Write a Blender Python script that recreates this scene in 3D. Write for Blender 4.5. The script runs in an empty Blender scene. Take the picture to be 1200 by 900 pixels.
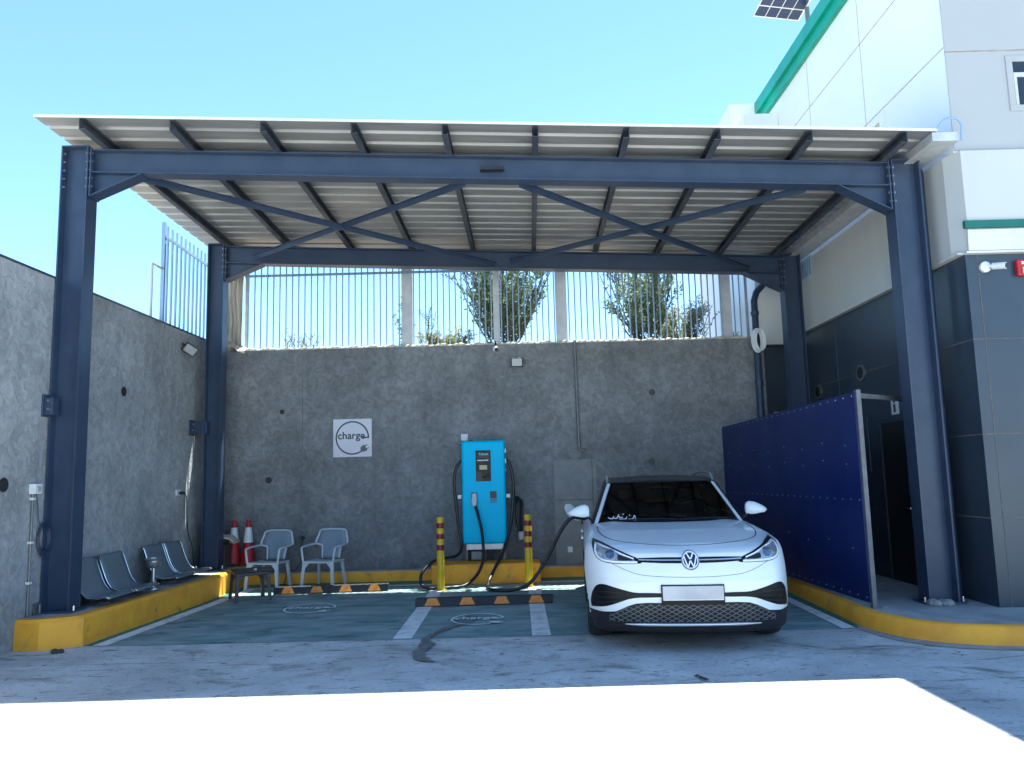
import bpy, bmesh, math, random
import numpy as np
from math import sin, cos, pi, radians, atan2, sqrt
from mathutils import Vector, Matrix, Euler
from mathutils.bvhtree import BVHTree
from mathutils.geometry import delaunay_2d_cdt

random.seed(7)
scn = bpy.context.scene
COL = scn.collection
V = Vector

# ------------------------------------------------------------------ materials
def pm(name, base, rough=.6, metal=0, c2=None, scale=4, detail=6, mixlo=.35, mixhi=.65, bump=0, bscale=40,
       c3=None, s3=1.2, lo3=.5, hi3=.7, coat=0, spec=.5, stretch=None, rvar=0):
    m = bpy.data.materials.new(name); m.use_nodes = True
    nt = m.node_tree; N = nt.nodes; L = nt.links
    b = N['Principled BSDF']
    b.inputs['Base Color'].default_value = (*base, 1)
    b.inputs['Roughness'].default_value = rough
    b.inputs['Metallic'].default_value = metal
    b.inputs['Specular IOR Level'].default_value = spec
    if coat:
        b.inputs['Coat Weight'].default_value = coat; b.inputs['Coat Roughness'].default_value = .04
    tc = N.new('ShaderNodeTexCoord'); vec = tc.outputs['Object']
    if stretch:
        mp = N.new('ShaderNodeMapping'); mp.inputs['Scale'].default_value = stretch
        L.new(vec, mp.inputs['Vector']); vec = mp.outputs['Vector']
    def noise(s, d=detail, dist=0):
        n = N.new('ShaderNodeTexNoise'); n.inputs['Scale'].default_value = s; n.inputs['Detail'].default_value = d
        n.inputs['Distortion'].default_value = dist
        L.new(vec, n.inputs['Vector']); return n.outputs['Fac']
    def ramp(fac, lo, hi):
        r = N.new('ShaderNodeMapRange'); r.interpolation_type = 'SMOOTHSTEP'
        r.inputs['From Min'].default_value = lo; r.inputs['From Max'].default_value = hi
        L.new(fac, r.inputs['Value']); return r.outputs['Result']
    def mix(fac, a, c):
        x = N.new('ShaderNodeMix'); x.data_type = 'RGBA'
        L.new(fac, x.inputs[0])
        if isinstance(a, tuple): x.inputs[6].default_value = (*a, 1)
        else: L.new(a, x.inputs[6])
        if isinstance(c, tuple): x.inputs[7].default_value = (*c, 1)
        else: L.new(c, x.inputs[7])
        return x.outputs[2]
    out = None
    if c2:
        out = mix(ramp(noise(scale, detail, .6), mixlo, mixhi), base, c2)
    if c3:
        out = mix(ramp(noise(s3, 5, .3), lo3, hi3), out if out else base, c3)
    if out: L.new(out, b.inputs['Base Color'])
    if rvar:
        r = N.new('ShaderNodeMapRange'); L.new(noise(scale * 1.7, 4), r.inputs['Value'])
        r.inputs['To Min'].default_value = rough - rvar; r.inputs['To Max'].default_value = rough + rvar
        L.new(r.outputs['Result'], b.inputs['Roughness'])
    if bump:
        bp = N.new('ShaderNodeBump'); bp.inputs['Strength'].default_value = bump; bp.inputs['Distance'].default_value = .01
        L.new(noise(bscale, 5), bp.inputs['Height']); L.new(bp.outputs['Normal'], b.inputs['Normal'])
    return m

def plaster(name, a, b):
    m = bpy.data.materials.new(name); m.use_nodes = True
    nt = m.node_tree; N = nt.nodes; L = nt.links; bs = N['Principled BSDF']; bs.inputs['Roughness'].default_value = .9
    tc = N.new('ShaderNodeTexCoord')
    def noise(s, d, dist, rough=.5):
        n = N.new('ShaderNodeTexNoise'); n.inputs['Scale'].default_value = s; n.inputs['Detail'].default_value = d; n.inputs['Distortion'].default_value = dist; n.inputs['Roughness'].default_value = rough
        L.new(tc.outputs['Object'], n.inputs['Vector']); return n.outputs['Fac']
    def rng_(f, lo, hi, o0=0, o1=1):
        r = N.new('ShaderNodeMapRange'); r.inputs['From Min'].default_value = lo; r.inputs['From Max'].default_value = hi; r.inputs['To Min'].default_value = o0; r.inputs['To Max'].default_value = o1; L.new(f, r.inputs['Value']); return r.outputs['Result']
    def mth(op, x, y):
        n = N.new('ShaderNodeMath'); n.operation = op
        for i, q in enumerate((x, y)):
            if isinstance(q, (int, float)): n.inputs[i].default_value = q
            else: L.new(q, n.inputs[i])
        return n.outputs[0]
    f = mth('ADD', mth('MULTIPLY', rng_(noise(9, 2, 1.1), .35, .65), .55), mth('MULTIPLY', rng_(noise(30, 4, 1.0, .7), .3, .7), .45))
    x = N.new('ShaderNodeMix'); x.data_type = 'RGBA'; L.new(f, x.inputs[0]); x.inputs[6].default_value = (*a, 1); x.inputs[7].default_value = (*b, 1)
    big = rng_(noise(.9, 6, .5), .35, .68, .80, 1.16); mid = rng_(noise(3.2, 5, .8), .35, .65, .92, 1.07)
    mp = N.new('ShaderNodeMapping'); mp.inputs['Scale'].default_value = (5, 5, .35); L.new(tc.outputs['Object'], mp.inputs['Vector'])
    ns = N.new('ShaderNodeTexNoise'); ns.inputs['Scale'].default_value = 1.0; ns.inputs['Detail'].default_value = 6; L.new(mp.outputs[0], ns.inputs['Vector'])
    streak = rng_(ns.outputs['Fac'], .5, .75, 1.03, .86)
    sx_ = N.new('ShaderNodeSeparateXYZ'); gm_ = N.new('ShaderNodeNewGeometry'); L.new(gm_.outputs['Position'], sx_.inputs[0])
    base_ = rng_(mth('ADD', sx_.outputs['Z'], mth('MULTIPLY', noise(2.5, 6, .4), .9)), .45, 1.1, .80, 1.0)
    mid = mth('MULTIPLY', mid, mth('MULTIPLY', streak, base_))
    hs = N.new('ShaderNodeHueSaturation'); L.new(x.outputs[2], hs.inputs['Color']); L.new(mth('MULTIPLY', big, mid), hs.inputs['Value']); L.new(hs.outputs[0], bs.inputs['Base Color'])
    bp = N.new('ShaderNodeBump'); bp.inputs['Strength'].default_value = .8; bp.inputs['Distance'].default_value = .012; L.new(f, bp.inputs['Height']); L.new(bp.outputs[0], bs.inputs['Normal'])
    return m
def leafmat(name, a, b):
    m = pm(name, a, .55, c2=b, scale=2.5); nt = m.node_tree; N = nt.nodes; L = nt.links
    t = N.new('ShaderNodeBsdfTranslucent'); src = N['Principled BSDF'].inputs['Base Color'].links[0].from_socket; L.new(src, t.inputs['Color'])
    x = N.new('ShaderNodeMixShader'); x.inputs[0].default_value = .45; L.new(N['Principled BSDF'].outputs[0], x.inputs[1]); L.new(t.outputs[0], x.inputs[2]); L.new(x.outputs[0], N['Material Output'].inputs[0]); return m

def glass(name, tint=(.3, .34, .36), ior=1.5):
    m = bpy.data.materials.new(name); m.use_nodes = True
    nt = m.node_tree; N = nt.nodes; L = nt.links
    for n in list(N):
        if n.type != 'OUTPUT_MATERIAL': N.remove(n)
    o = N['Material Output']; t = N.new('ShaderNodeBsdfTransparent'); g = N.new('ShaderNodeBsdfGlossy')
    t.inputs['Color'].default_value = (*tint, 1); g.inputs['Roughness'].default_value = .02
    f = N.new('ShaderNodeFresnel'); f.inputs['IOR'].default_value = ior
    x = N.new('ShaderNodeMixShader'); L.new(f.outputs[0], x.inputs[0]); L.new(t.outputs[0], x.inputs[1]); L.new(g.outputs[0], x.inputs[2])
    L.new(x.outputs[0], o.inputs['Surface']); return m

MT = {}
MT['concrete'] = pm('concrete', (.47, .465, .45), .85, c2=(.60, .59, .57), scale=2.2, detail=10, mixlo=.3, mixhi=.7, bump=.5, bscale=18, c3=(.37, .362, .35), s3=.55, lo3=.45, hi3=.75, rvar=.1)
nt_ = MT['concrete'].node_tree; b_ = nt_.nodes['Principled BSDF']; src_ = b_.inputs['Base Color'].links[0].from_socket
tc_ = nt_.nodes.new('ShaderNodeTexCoord')
def stain(scale, dist, lo, hi, col, src, stretch=(1, 1, 1)):
    mp = nt_.nodes.new('ShaderNodeMapping'); mp.inputs['Scale'].default_value = stretch; nt_.links.new(tc_.outputs['Object'], mp.inputs['Vector'])
    n = nt_.nodes.new('ShaderNodeTexNoise'); n.inputs['Scale'].default_value = scale; n.inputs['Detail'].default_value = 12; n.inputs['Roughness'].default_value = .68; n.inputs['Distortion'].default_value = dist
    nt_.links.new(mp.outputs[0], n.inputs['Vector'])
    r = nt_.nodes.new('ShaderNodeMapRange'); r.inputs['From Min'].default_value = lo; r.inputs['From Max'].default_value = hi; nt_.links.new(n.outputs['Fac'], r.inputs['Value'])
    x = nt_.nodes.new('ShaderNodeMix'); x.data_type = 'RGBA'; nt_.links.new(r.outputs[0], x.inputs[0]); nt_.links.new(src, x.inputs[6]); x.inputs[7].default_value = (*col, 1); return x.outputs[2]
s1_ = stain(1.1, 1.2, .545, .70, (.17, .157, .132), src_, (1, 1.6, 1)); s2_ = stain(7, 1.0, .56, .665, (.135, .126, .11), s1_, (1, 2.2, 1)); s3_ = stain(.8, 2.5, .575, .68, (.165, .152, .13), s2_, (.5, 3.0, 1)); s3_ = stain(38, .6, .58, .68, (.12, .112, .10), s3_)
nt_.links.new(s3_, b_.inputs['Base Color'])
MT['concrete2'] = pm('sidewalk concrete', (.37, .36, .35), .85, c2=(.27, .265, .26), scale=3, detail=9, bump=.5, bscale=25, c3=(.44, .42, .4), s3=1.1)
MT['gutter'] = pm('gutter concrete', (.36, .35, .33), .85, c2=(.27, .265, .25), scale=5, detail=9, bump=.5, bscale=25)
MT['green'] = pm('worn green bay paint', (.15, .25, .24), .6, c2=(.30, .36, .36), scale=2.0, detail=9, mixlo=.35, mixhi=.7, bump=.25, bscale=20, c3=(.075, .125, .12), s3=1.9, lo3=.56, hi3=.70, stretch=(1, 2.2, 1), rvar=.12)
MT['green2'] = pm('fresh green paint', (.02, .15, .105), .55, c2=(.035, .20, .14), scale=5, bump=.2, bscale=25)
MT['linew'] = pm('road line paint', (.78, .78, .77), .7, c2=(.48, .50, .50), scale=7, detail=9, mixlo=.45, mixhi=.75, bump=.2, bscale=40)
MT['linew2'] = pm('logo paint', (.82, .84, .82), .7, c2=(.3, .34, .34), scale=14, detail=9, mixlo=.5, mixhi=.75)
MT['damp'] = pm('damp stain', (.11, .125, .12), .35, c2=(.17, .18, .175), scale=9, bump=.1)
MT['kerb'] = pm('yellow kerb paint', (.92, .42, .03), .65, c2=(.80, .34, .03), scale=3.5, detail=9, bump=.3, bscale=22, c3=(.36, .22, .08), s3=4.5, lo3=.62, hi3=.75)
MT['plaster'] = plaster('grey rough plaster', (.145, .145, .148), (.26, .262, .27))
MT['plaster_lit'] = plaster('lit grey plaster', (.25, .254, .262), (.41, .415, .425))  # same plaster in a lighter colour, paints in the left wall's stronger light
MT['patch'] = pm('bare cast concrete', (.215, .215, .217), .85, c2=(.25, .248, .246), scale=5, detail=8, bump=.3, bscale=25)
MT['hole'] = pm('dark pipe opening', (.012, .012, .012), .9, c2=(.02, .02, .02))
MT['coping'] = pm('pale mortar', (.62, .56, .47), .9, c2=(.45, .40, .33), scale=16, bump=.8, bscale=30)
MT['steel'] = pm('dark blue grey steel paint', (.025, .042, .082), .42, c2=(.034, .052, .096), scale=3, detail=5, c3=(.050, .060, .08), s3=7, lo3=.64, hi3=.8, bump=.05, bscale=60, rvar=.08)
MT['purlin'] = pm('purlin steel', (.038, .046, .064), .5, c2=(.06, .066, .08), scale=4, detail=6)
MT['bolt'] = pm('zinc bolt', (.7, .7, .68), .3, 1, c2=(.6, .6, .6), scale=20)
MT['sheet'] = pm('galvanised roof sheet', (.33, .318, .31), .42, .35, c2=(.25, .243, .238), scale=3, detail=8, mixlo=.3, mixhi=.75, bump=.1, bscale=30, stretch=(.3, 2, 1), rvar=.1)
MT['gutterm'] = pm('pale sheet metal', (.6, .6, .6), .4, .3, c2=(.5, .5, .5), scale=6)
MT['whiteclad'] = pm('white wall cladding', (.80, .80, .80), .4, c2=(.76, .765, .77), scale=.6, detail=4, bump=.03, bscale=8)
MT['whiteclad_shade'] = pm('shaded white wall cladding', (.41, .405, .40), .4, c2=(.385, .385, .385), scale=.6, detail=4, bump=.03, bscale=8)  # darkened copy of the white cladding, front face shade put into the colour
MT['whiteclad3'] = pm('off white band cladding', (.52, .515, .51), .4, c2=(.49, .49, .49), scale=.6, detail=4, bump=.03, bscale=8, c3=(.38, .39, .41), s3=.8, lo3=.6, hi3=.8, stretch=(3, 3, .4))
MT['soffit'] = pm('cream trim', (.62, .60, .57), .5, c2=(.56, .54, .5), scale=3)
MT['joint'] = pm('panel joint', (.50, .40, .36), .8, c2=(.35, .28, .25), scale=10)
MT['jointd'] = pm('sealed joint', (.09, .088, .085), .8, c2=(.15, .14, .13), scale=10)
MT['darkclad'] = pm('charcoal blue cladding', (.030, .044, .066), .33, c2=(.040, .055, .078), scale=.9, detail=5, bump=.03, bscale=6, rvar=.08)
MT['greentrim'] = pm('green trim', (.01, .26, .17), .4, c2=(.015, .31, .21), scale=3)
MT['greend'] = pm('dark green trim', (.01, .115, .085), .4, c2=(.012, .13, .1), scale=3)
MT['blue'] = pm('navy blue sheet', (.004, .012, .095), .38, c2=(.006, .017, .115), scale=1.2, bump=.03, bscale=5, rvar=.08)
MT['galv'] = pm('grey galvanised steel', (.14, .15, .16), .45, .4, c2=(.19, .195, .20), scale=9)
MT['greysteel'] = pm('dull grey post paint', (.10, .105, .115), .5, c2=(.13, .135, .145), scale=9)
MT['glassd'] = pm('dark window glass', (.015, .02, .025), .06, c2=(.02, .025, .03), spec=.8)
MT['fence'] = pm('blue fence paint', (.24, .36, .52), .45, c2=(.26, .38, .54), scale=12)
MT['fpost'] = pm('grey fence post', (.55, .55, .58), .6, c2=(.48, .48, .52), scale=8)
MT['bark'] = pm('bark', (.13, .10, .075), .9, c2=(.08, .065, .05), scale=30, bump=.6, bscale=60)
MT['leaf'] = leafmat('olive green leaves', (.13, .19, .09), (.22, .27, .15))
MT['leaf2'] = leafmat('pale dry leaves', (.36, .34, .16), (.28, .30, .14))
MT['leaf3'] = leafmat('grey green leaves', (.24, .27, .16), (.30, .30, .18))
MT['flower'] = pm('orange red flowers', (.45, .10, .04), .7, c2=(.5, .2, .08), scale=10)
MT['soil'] = pm('dry soil', (.22, .17, .12), .95, c2=(.16, .125, .09), scale=3, bump=.8, bscale=8)
MT['cyan'] = pm('cyan powder coat', (.003, .48, .80), .42, c2=(.004, .51, .83), scale=2, bump=.04, bscale=200, spec=.3)
MT['cyand'] = pm('darker cyan recess', (.004, .17, .34), .4, c2=(.004, .19, .36), scale=4)
MT['black'] = pm('black plastic', (.012, .013, .015), .42, c2=(.018, .019, .021), scale=12)
MT['rubber'] = pm('black rubber', (.016, .016, .018), .6, c2=(.024, .024, .026), scale=14, bump=.1, bscale=60)
MT['cable'] = pm('black cable', (.012, .013, .016), .35, c2=(.02, .02, .022), scale=14)
MT['screen'] = pm('screen glass', (.018, .014, .013), .25, c2=(.05, .034, .028), scale=7, spec=.15)
MT['white'] = pm('white plastic', (.72, .72, .72), .4, c2=(.66, .66, .66), scale=8)
MT['cream'] = pm('cream card', (.62, .50, .36), .7, c2=(.55, .42, .3), scale=30)
MT['cyantext'] = pm('pale cyan lettering', (.35, .62, .72), .5, c2=(.3, .58, .7))
MT['yellow'] = pm('bollard yellow', (.68, .46, .01), .4, c2=(.6, .4, .01), scale=9)
MT['red'] = pm('red tape', (.24, .008, .02), .4, c2=(.2, .006, .018), scale=9)
MT['conered'] = pm('cone red plastic', (.42, .015, .02), .45, c2=(.34, .012, .018), scale=6)
MT['orange'] = pm('amber reflector', (.75, .27, .02), .4, c2=(.62, .2, .02), scale=20)
MT['chair'] = pm('grey blue plastic', (.54, .58, .61), .42, c2=(.50, .54, .57), scale=5)
MT['chairp'] = pm('darker grey mesh plastic', (.20, .25, .31), .5, c2=(.23, .28, .34), scale=40)
MT['brown'] = pm('dark brown plastic', (.042, .034, .034), .45, c2=(.055, .045, .043), scale=6)
MT['seatg'] = pm('grey perforated seat steel', (.15, .18, .20), .5, .1, c2=(.18, .21, .23), scale=60)
MT['chrome'] = pm('chrome', (.75, .76, .78), .14, 1, c2=(.65, .65, .66), scale=9)
MT['sign'] = pm('white sign face', (.70, .68, .74), .5, c2=(.62, .60, .68), scale=1.6)
MT['signink'] = pm('charcoal ink', (.055, .06, .085), .6, c2=(.065, .07, .095))
MT['plugink'] = pm('grey green ink', (.09, .12, .115), .6, c2=(.10, .13, .12))
MT['lampglass'] = pm('frosted lamp glass', (.42, .43, .43), .2, c2=(.36, .37, .37), scale=20)
MT['alarm'] = pm('alarm red', (.45, .01, .02), .4, c2=(.38, .01, .02))
MT['tarp'] = pm('beige tarpaulin', (.52, .46, .38), .8, c2=(.38, .32, .26), scale=4, stretch=(5, 5, .6), bump=.5, bscale=8)
MT['carton'] = pm('brown cardboard', (.06, .045, .04), .8, c2=(.085, .065, .055), scale=8)
MT['pv'] = pm('solar cells', (.015, .03, .07), .15, c2=(.02, .035, .08), scale=4)
MT['paint'] = pm('white car paint', (.74, .78, .81), .28, c2=(.73, .77, .80), scale=2, coat=.45)
MT['carblk'] = pm('gloss black trim', (.006, .007, .009), .35, c2=(.009, .010, .012), spec=.18)
MT['carpl'] = pm('matte black cladding', (.012, .013, .016), .5, c2=(.017, .018, .021), scale=30, spec=.25, bump=.1, bscale=150)
MT['silver'] = pm('satin silver', (.55, .57, .6), .25, .7, c2=(.5, .52, .55))
MT['lamp1'] = pm('headlight housing', (.42, .45, .50), .2, .4, c2=(.22, .24, .28), scale=12, coat=1)
MT['lens'] = pm('projector lens', (.04, .07, .14), .05, c2=(.08, .12, .2), scale=20, coat=1)
MT['drl'] = pm('light guide', (.80, .82, .85), .15, c2=(.75, .77, .8))
MT['navy'] = pm('emblem navy', (.012, .02, .05), .25, c2=(.015, .024, .06))
MT['plate'] = pm('blank number plate', (.40, .40, .42), .35, c2=(.5, .5, .52), scale=3)
MT['tyre'] = pm('tyre rubber', (.018, .018, .02), .7, c2=(.03, .029, .028), scale=10, bump=.3, bscale=80)
MT['steelb'] = pm('brushed steel', (.42, .43, .44), .32, .85, c2=(.36, .37, .38), scale=12)
MT['cabin'] = pm('dark cabin trim', (.02, .021, .023), .7, c2=(.03, .031, .033), scale=10)
MT['ws'] = glass('windscreen glass', (.42, .47, .5), 1.52)
MT['sideglass'] = glass('tinted side glass', (.08, .09, .1), 1.52)
MT['stone'] = pm('rubble', (.3, .29, .28), .9, c2=(.2, .19, .18), scale=12, bump=1, bscale=20)
MT['debris'] = pm('dry leaf litter', (.09, .075, .05), .9, c2=(.06, .05, .035))
MT['clearp'] = pm('grey clear plastic', (.25, .26, .29), .2, c2=(.4, .4, .44), scale=30)

# ------------------------------------------------------------------ mesh builder
class M:
    def __init__(s): s.v = []; s.f = []; s.mi = []; s.k = 0
    def add(s, vs, fs, k=None):
        n = len(s.v); s.v += [tuple(p) for p in vs]
        s.f += [tuple(i + n for i in f) for f in fs]; s.mi += [s.k if k is None else k] * len(fs); return s
    def box(s, x0, x1, y0, y1, z0, z1, k=None, mat=None):
        vs = [V((x, y, z)) for z in (z0, z1) for y in (y0, y1) for x in (x0, x1)]
        if mat: vs = [mat @ p for p in vs]
        return s.add(vs, [(0, 2, 3, 1), (4, 5, 7, 6), (0, 1, 5, 4), (2, 6, 7, 3), (0, 4, 6, 2), (1, 3, 7, 5)], k)
    def prism(s, poly, d, k=None, mat=None):
        """poly: 3D points; d: extrusion vector"""
        d = V(d); a = [V(p) for p in poly]; b = [p + d for p in a]
        if mat: a = [mat @ p for p in a]; b = [mat @ p for p in b]
        n = len(a)
        return s.add(a + b, [tuple(range(n))[::-1], tuple(range(n, 2 * n))] + [(i, (i + 1) % n, n + (i + 1) % n, n + i) for i in range(n)], k)
    def bar(s, p0, p1, w, h, up=(0, 0, 1), k=None):
        p0 = V(p0); p1 = V(p1); d = (p1 - p0).normalized(); r = d.cross(V(up))
        if r.length < 1e-4: r = d.cross(V((1, 0, 0)))
        r.normalize(); u = r.cross(d)
        return s.prism([p0 + r * a * w / 2 + u * b * h / 2 for a, b in ((-1, -1), (1, -1), (1, 1), (-1, 1))], p1 - p0, k)
    def tube(s, pts, r, n=10, k=None, cap=True):
        P = [V(p) for p in pts]; R = r if isinstance(r, (list, tuple)) else [r] * len(P)
        vs = []; u = None
        for i, p in enumerate(P):
            t = (P[min(i + 1, len(P) - 1)] - P[max(i - 1, 0)]).normalized()
            if u is None: u = t.cross(V((0, 0, 1)) if abs(t.z) < .9 else V((1, 0, 0))).normalized()
            u = (u - t * u.dot(t)).normalized(); w = t.cross(u)
            vs += [p + (u * cos(2 * pi * j / n) + w * sin(2 * pi * j / n)) * R[i] for j in range(n)]
        fs = [(i * n + j, i * n + (j + 1) % n, (i + 1) * n + (j + 1) % n, (i + 1) * n + j) for i in range(len(P) - 1) for j in range(n)]
        if cap: fs += [tuple(range(n))[::-1], tuple(range((len(P) - 1) * n, len(P) * n))]
        return s.add(vs, fs, k)
    def lathe(s, prof, c=(0, 0, 0), n=24, k=None, mat=None):
        """prof: (r,z) bottom to top"""
        c = V(c); vs = []
        for r, z in prof:
            for j in range(n):
                p = V((r * cos(2 * pi * j / n), r * sin(2 * pi * j / n), z))
                vs.append((mat @ p if mat else p) + c)
        m = len(prof)
        fs = [(i * n + j, i * n + (j + 1) % n, (i + 1) * n + (j + 1) % n, (i + 1) * n + j) for i in range(m - 1) for j in range(n)]
        fs += [tuple(range(n))[::-1], tuple(range((m - 1) * n, m * n))]
        return s.add(vs, fs, k)
    def grid(s, rows, k=None):
        n = len(rows[0]); vs = [p for r in rows for p in r]
        return s.add(vs, [(i * n + j, i * n + j + 1, (i + 1) * n + j + 1, (i + 1) * n + j) for i in range(len(rows) - 1) for j in range(n - 1)], k)
    def poly(s, pts, k=None): return s.add(pts, [tuple(range(len(pts)))], k)
    def ibar(s, p0, p1, h, b, tf, tw, up, k=None):
        """I section; h along up, b sideways"""
        p0 = V(p0); p1 = V(p1); d = (p1 - p0).normalized(); r = d.cross(V(up)).normalized(); u = r.cross(d)
        o = [(-b/2, -h/2), (b/2, -h/2), (b/2, -h/2+tf), (tw/2, -h/2+tf), (tw/2, h/2-tf), (b/2, h/2-tf), (b/2, h/2), (-b/2, h/2), (-b/2, h/2-tf), (-tw/2, h/2-tf), (-tw/2, -h/2+tf), (-b/2, -h/2+tf)]
        return s.prism([p0 + r * x + u * y for x, y in o], p1 - p0, k)

def rootoff(o):
    t = V((0, 0, 0))
    while o is not None: t += o.location; o = o.parent
    return t
def part(name, mb, mats, parent=None, smooth=False, bevel=0, sub=0, seg=2, angle=40, world=True):
    me = bpy.data.meshes.new(name)
    off = rootoff(parent) if parent else V((0, 0, 0))
    me.from_pydata([V(p) - off for p in mb.v], [], mb.f)
    if not isinstance(mats, (list, tuple)): mats = [mats]
    for m in mats: me.materials.append(MT[m])
    if len(mats) > 1: me.polygons.foreach_set('material_index', [min(i, len(mats) - 1) for i in mb.mi])
    bm = bmesh.new(); bm.from_mesh(me); bmesh.ops.recalc_face_normals(bm, faces=bm.faces); bm.to_mesh(me); bm.free()
    o = bpy.data.objects.new(name, me); COL.objects.link(o)
    if parent: o.parent = parent
    if smooth:
        me.polygons.foreach_set('use_smooth', [True] * len(me.polygons))
    if bevel:
        b = o.modifiers.new('b', 'BEVEL'); b.width = bevel; b.segments = seg; b.limit_method = 'ANGLE'; b.angle_limit = radians(35)
    if sub:
        b = o.modifiers.new('s', 'SUBSURF'); b.levels = b.render_levels = sub
    if smooth and not sub:
        me.set_sharp_from_angle(angle=radians(angle))
    me.update(); return o
def tag(o, label=None, cat=None, group=None, kind=None):
    if label: o['label'] = label
    if cat: o['category'] = cat
    if group: o['group'] = group
    if kind: o['kind'] = kind
    return o
def thing(name, label, cat, loc=(0, 0, 0), group=None):
    o = bpy.data.objects.new(name, None); COL.objects.link(o); o.location = loc; o.empty_display_size = .1
    return tag(o, label, cat, group)
def pieces(name, mb, mats, parent=None, **k):
    """every loose piece of mb becomes an object of its own"""
    n = len(mb.v); p = list(range(n))
    def find(i):
        while p[i] != i: p[i] = p[p[i]]; i = p[i]
        return i
    for f in mb.f:
        for i in f[1:]: p[find(i)] = find(f[0])
    g = {}
    for f, mi in zip(mb.f, mb.mi): g.setdefault(find(f[0]), []).append((f, mi))
    for fs in g.values():
        used = sorted({i for f, _ in fs for i in f}); r = {u: i for i, u in enumerate(used)}
        m = M(); m.v = [mb.v[u] for u in used]; m.f = [tuple(r[i] for i in f) for f, _ in fs]; m.mi = [a for _, a in fs]
        part(name, m, mats, parent, **k)
def struct(name, mb, mats, **k): return tag(part(name, mb, mats, **k), kind='structure')
def dup(o, loc=None, rz=0, label=None, parent=None):
    kids = [c for c in bpy.data.objects if c.parent == o]
    c = o.copy(); COL.objects.link(c)
    if parent: c.parent = parent
    if loc is not None: c.location = loc; c.rotation_euler = (0, 0, rz)
    if label: c['label'] = label
    for k in kids: dup(k, parent=c)
    return c
def textmesh(body, size, depth=.002, bold=0, spacing=1.0):
    cu = bpy.data.curves.new('t', 'FONT'); cu.body = body; cu.size = size; cu.extrude = depth; cu.offset = bold
    cu.align_x = 'CENTER'; cu.align_y = 'CENTER'; cu.space_character = spacing; cu.resolution_u = 3
    o = bpy.data.objects.new('t', cu); COL.objects.link(o)
    bpy.context.view_layer.update()
    me = o.evaluated_get(bpy.context.evaluated_depsgraph_get()).to_mesh()
    vs = [v.co.copy() for v in me.vertices]; fs = [tuple(p.vertices) for p in me.polygons]
    bpy.data.objects.remove(o); return vs, fs
def smoothpath(pts, n=8):
    P = [V(p) for p in pts]; P = [P[0] * 2 - P[1]] + P + [P[-1] * 2 - P[-2]]; out = []
    for i in range(1, len(P) - 2):
        for j in range(n):
            t = j / n; a, b, c, d = P[i-1], P[i], P[i+1], P[i+2]
            out.append(.5 * ((2 * b) + (c - a) * t + (2 * a - 5 * b + 4 * c - d) * t * t + (3 * b - a - 3 * c + d) * t ** 3))
    out.append(P[-2]); return out

# ------------------------------------------------------------------ camera
R = [[0.9996695297972626, 0.005515170320040524, -0.025108127965635295], [0.025589260463810746, -0.12023071297688342, 0.9924161251239247], [0.002454575831589936, -0.9927306576072944, -0.12033210919815109]]
Rm = Matrix(R).transposed()
cam = bpy.data.cameras.new('camera'); cam.sensor_width = 36; cam.lens = 27; cam.clip_end = 500; cam.clip_start = .05
co = bpy.data.objects.new('camera', cam); COL.objects.link(co); co.matrix_world = Matrix.Translation((0, 0, 1.6)) @ Rm.to_4x4(); scn.camera = co

# ------------------------------------------------------------------ light
TX, TY = .214, .325
w = bpy.data.worlds.new('World'); scn.world = w; w.use_nodes = True
nt = w.node_tree; sk = nt.nodes.new('ShaderNodeTexSky'); sk.sky_type = 'NISHITA'; sk.sun_disc = False
sk.sun_elevation = atan2(1, sqrt(TX**2 + TY**2)); sk.sun_rotation = atan2(TX, TY); sk.air_density = .8; sk.dust_density = 0; sk.ozone_density = 3.0
nt.links.new(sk.outputs[0], nt.nodes['Background'].inputs[0]); nt.nodes['Background'].inputs[1].default_value = .060
sl = bpy.data.lights.new('sun', 'SUN'); sl.energy = 3.2; sl.angle = radians(.53); sl.color = (1, .95, .87)
so = bpy.data.objects.new('sun', sl); COL.objects.link(so); so.rotation_euler = V((TX, TY, 1)).to_track_quat('Z', 'Y').to_euler(); so.location = (3, 5, 20)
scn.view_settings.view_transform = 'Standard'; scn.view_settings.look = 'None'; scn.view_settings.exposure = 2.72; scn.view_settings.gamma = 1
scn.view_settings.use_white_balance = True; scn.view_settings.white_balance_temperature = 5950; scn.view_settings.white_balance_tint = 0
scn.cycles.max_bounces = 8; scn.cycles.diffuse_bounces = 5; scn.cycles.transparent_max_bounces = 16; scn.cycles.sample_clamp_indirect = 8

# ------------------------------------------------------------------ setting: ground
def sheet(pts, z): return [(x, y, z) for x, y in pts]
struct('ground', M().poly(sheet([(-90, -90), (90, -90), (90, 13), (-90, 13)], 0)), 'concrete')
struct('upper_ground', M().poly(sheet([(-60, 13.0), (60, 13.0), (60, 90), (-60, 90)], 3.72)), 'soil')
E1 = .004
struct('bay_paint', M().poly(sheet([(-4.21, 8.02), (3.27, 7.99), (3.30, 10.2), (3.25, 11.85), (-4.05, 11.9), (-4.09, 10.76)], E1)), 'green')
gm = M()
gm.poly(sheet([(-4.45, 8.05), (-4.33, 8.05), (-4.19, 10.76), (-4.13, 12.05), (-4.30, 12.3), (-4.30, 10.72)], E1))
gm.poly(sheet([(3.38, 7.98), (3.47, 8.05), (3.56, 10.5), (3.52, 12.49), (3.36, 12.49), (3.41, 10.2)], E1))
gm.poly(sheet([(-4.13, 12.06), (3.36, 12.02), (3.36, 12.49), (-4.30, 12.49)], E1))
struct('bay_border_paint', gm, 'green2')
lm = M(); Z2 = .008
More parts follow.
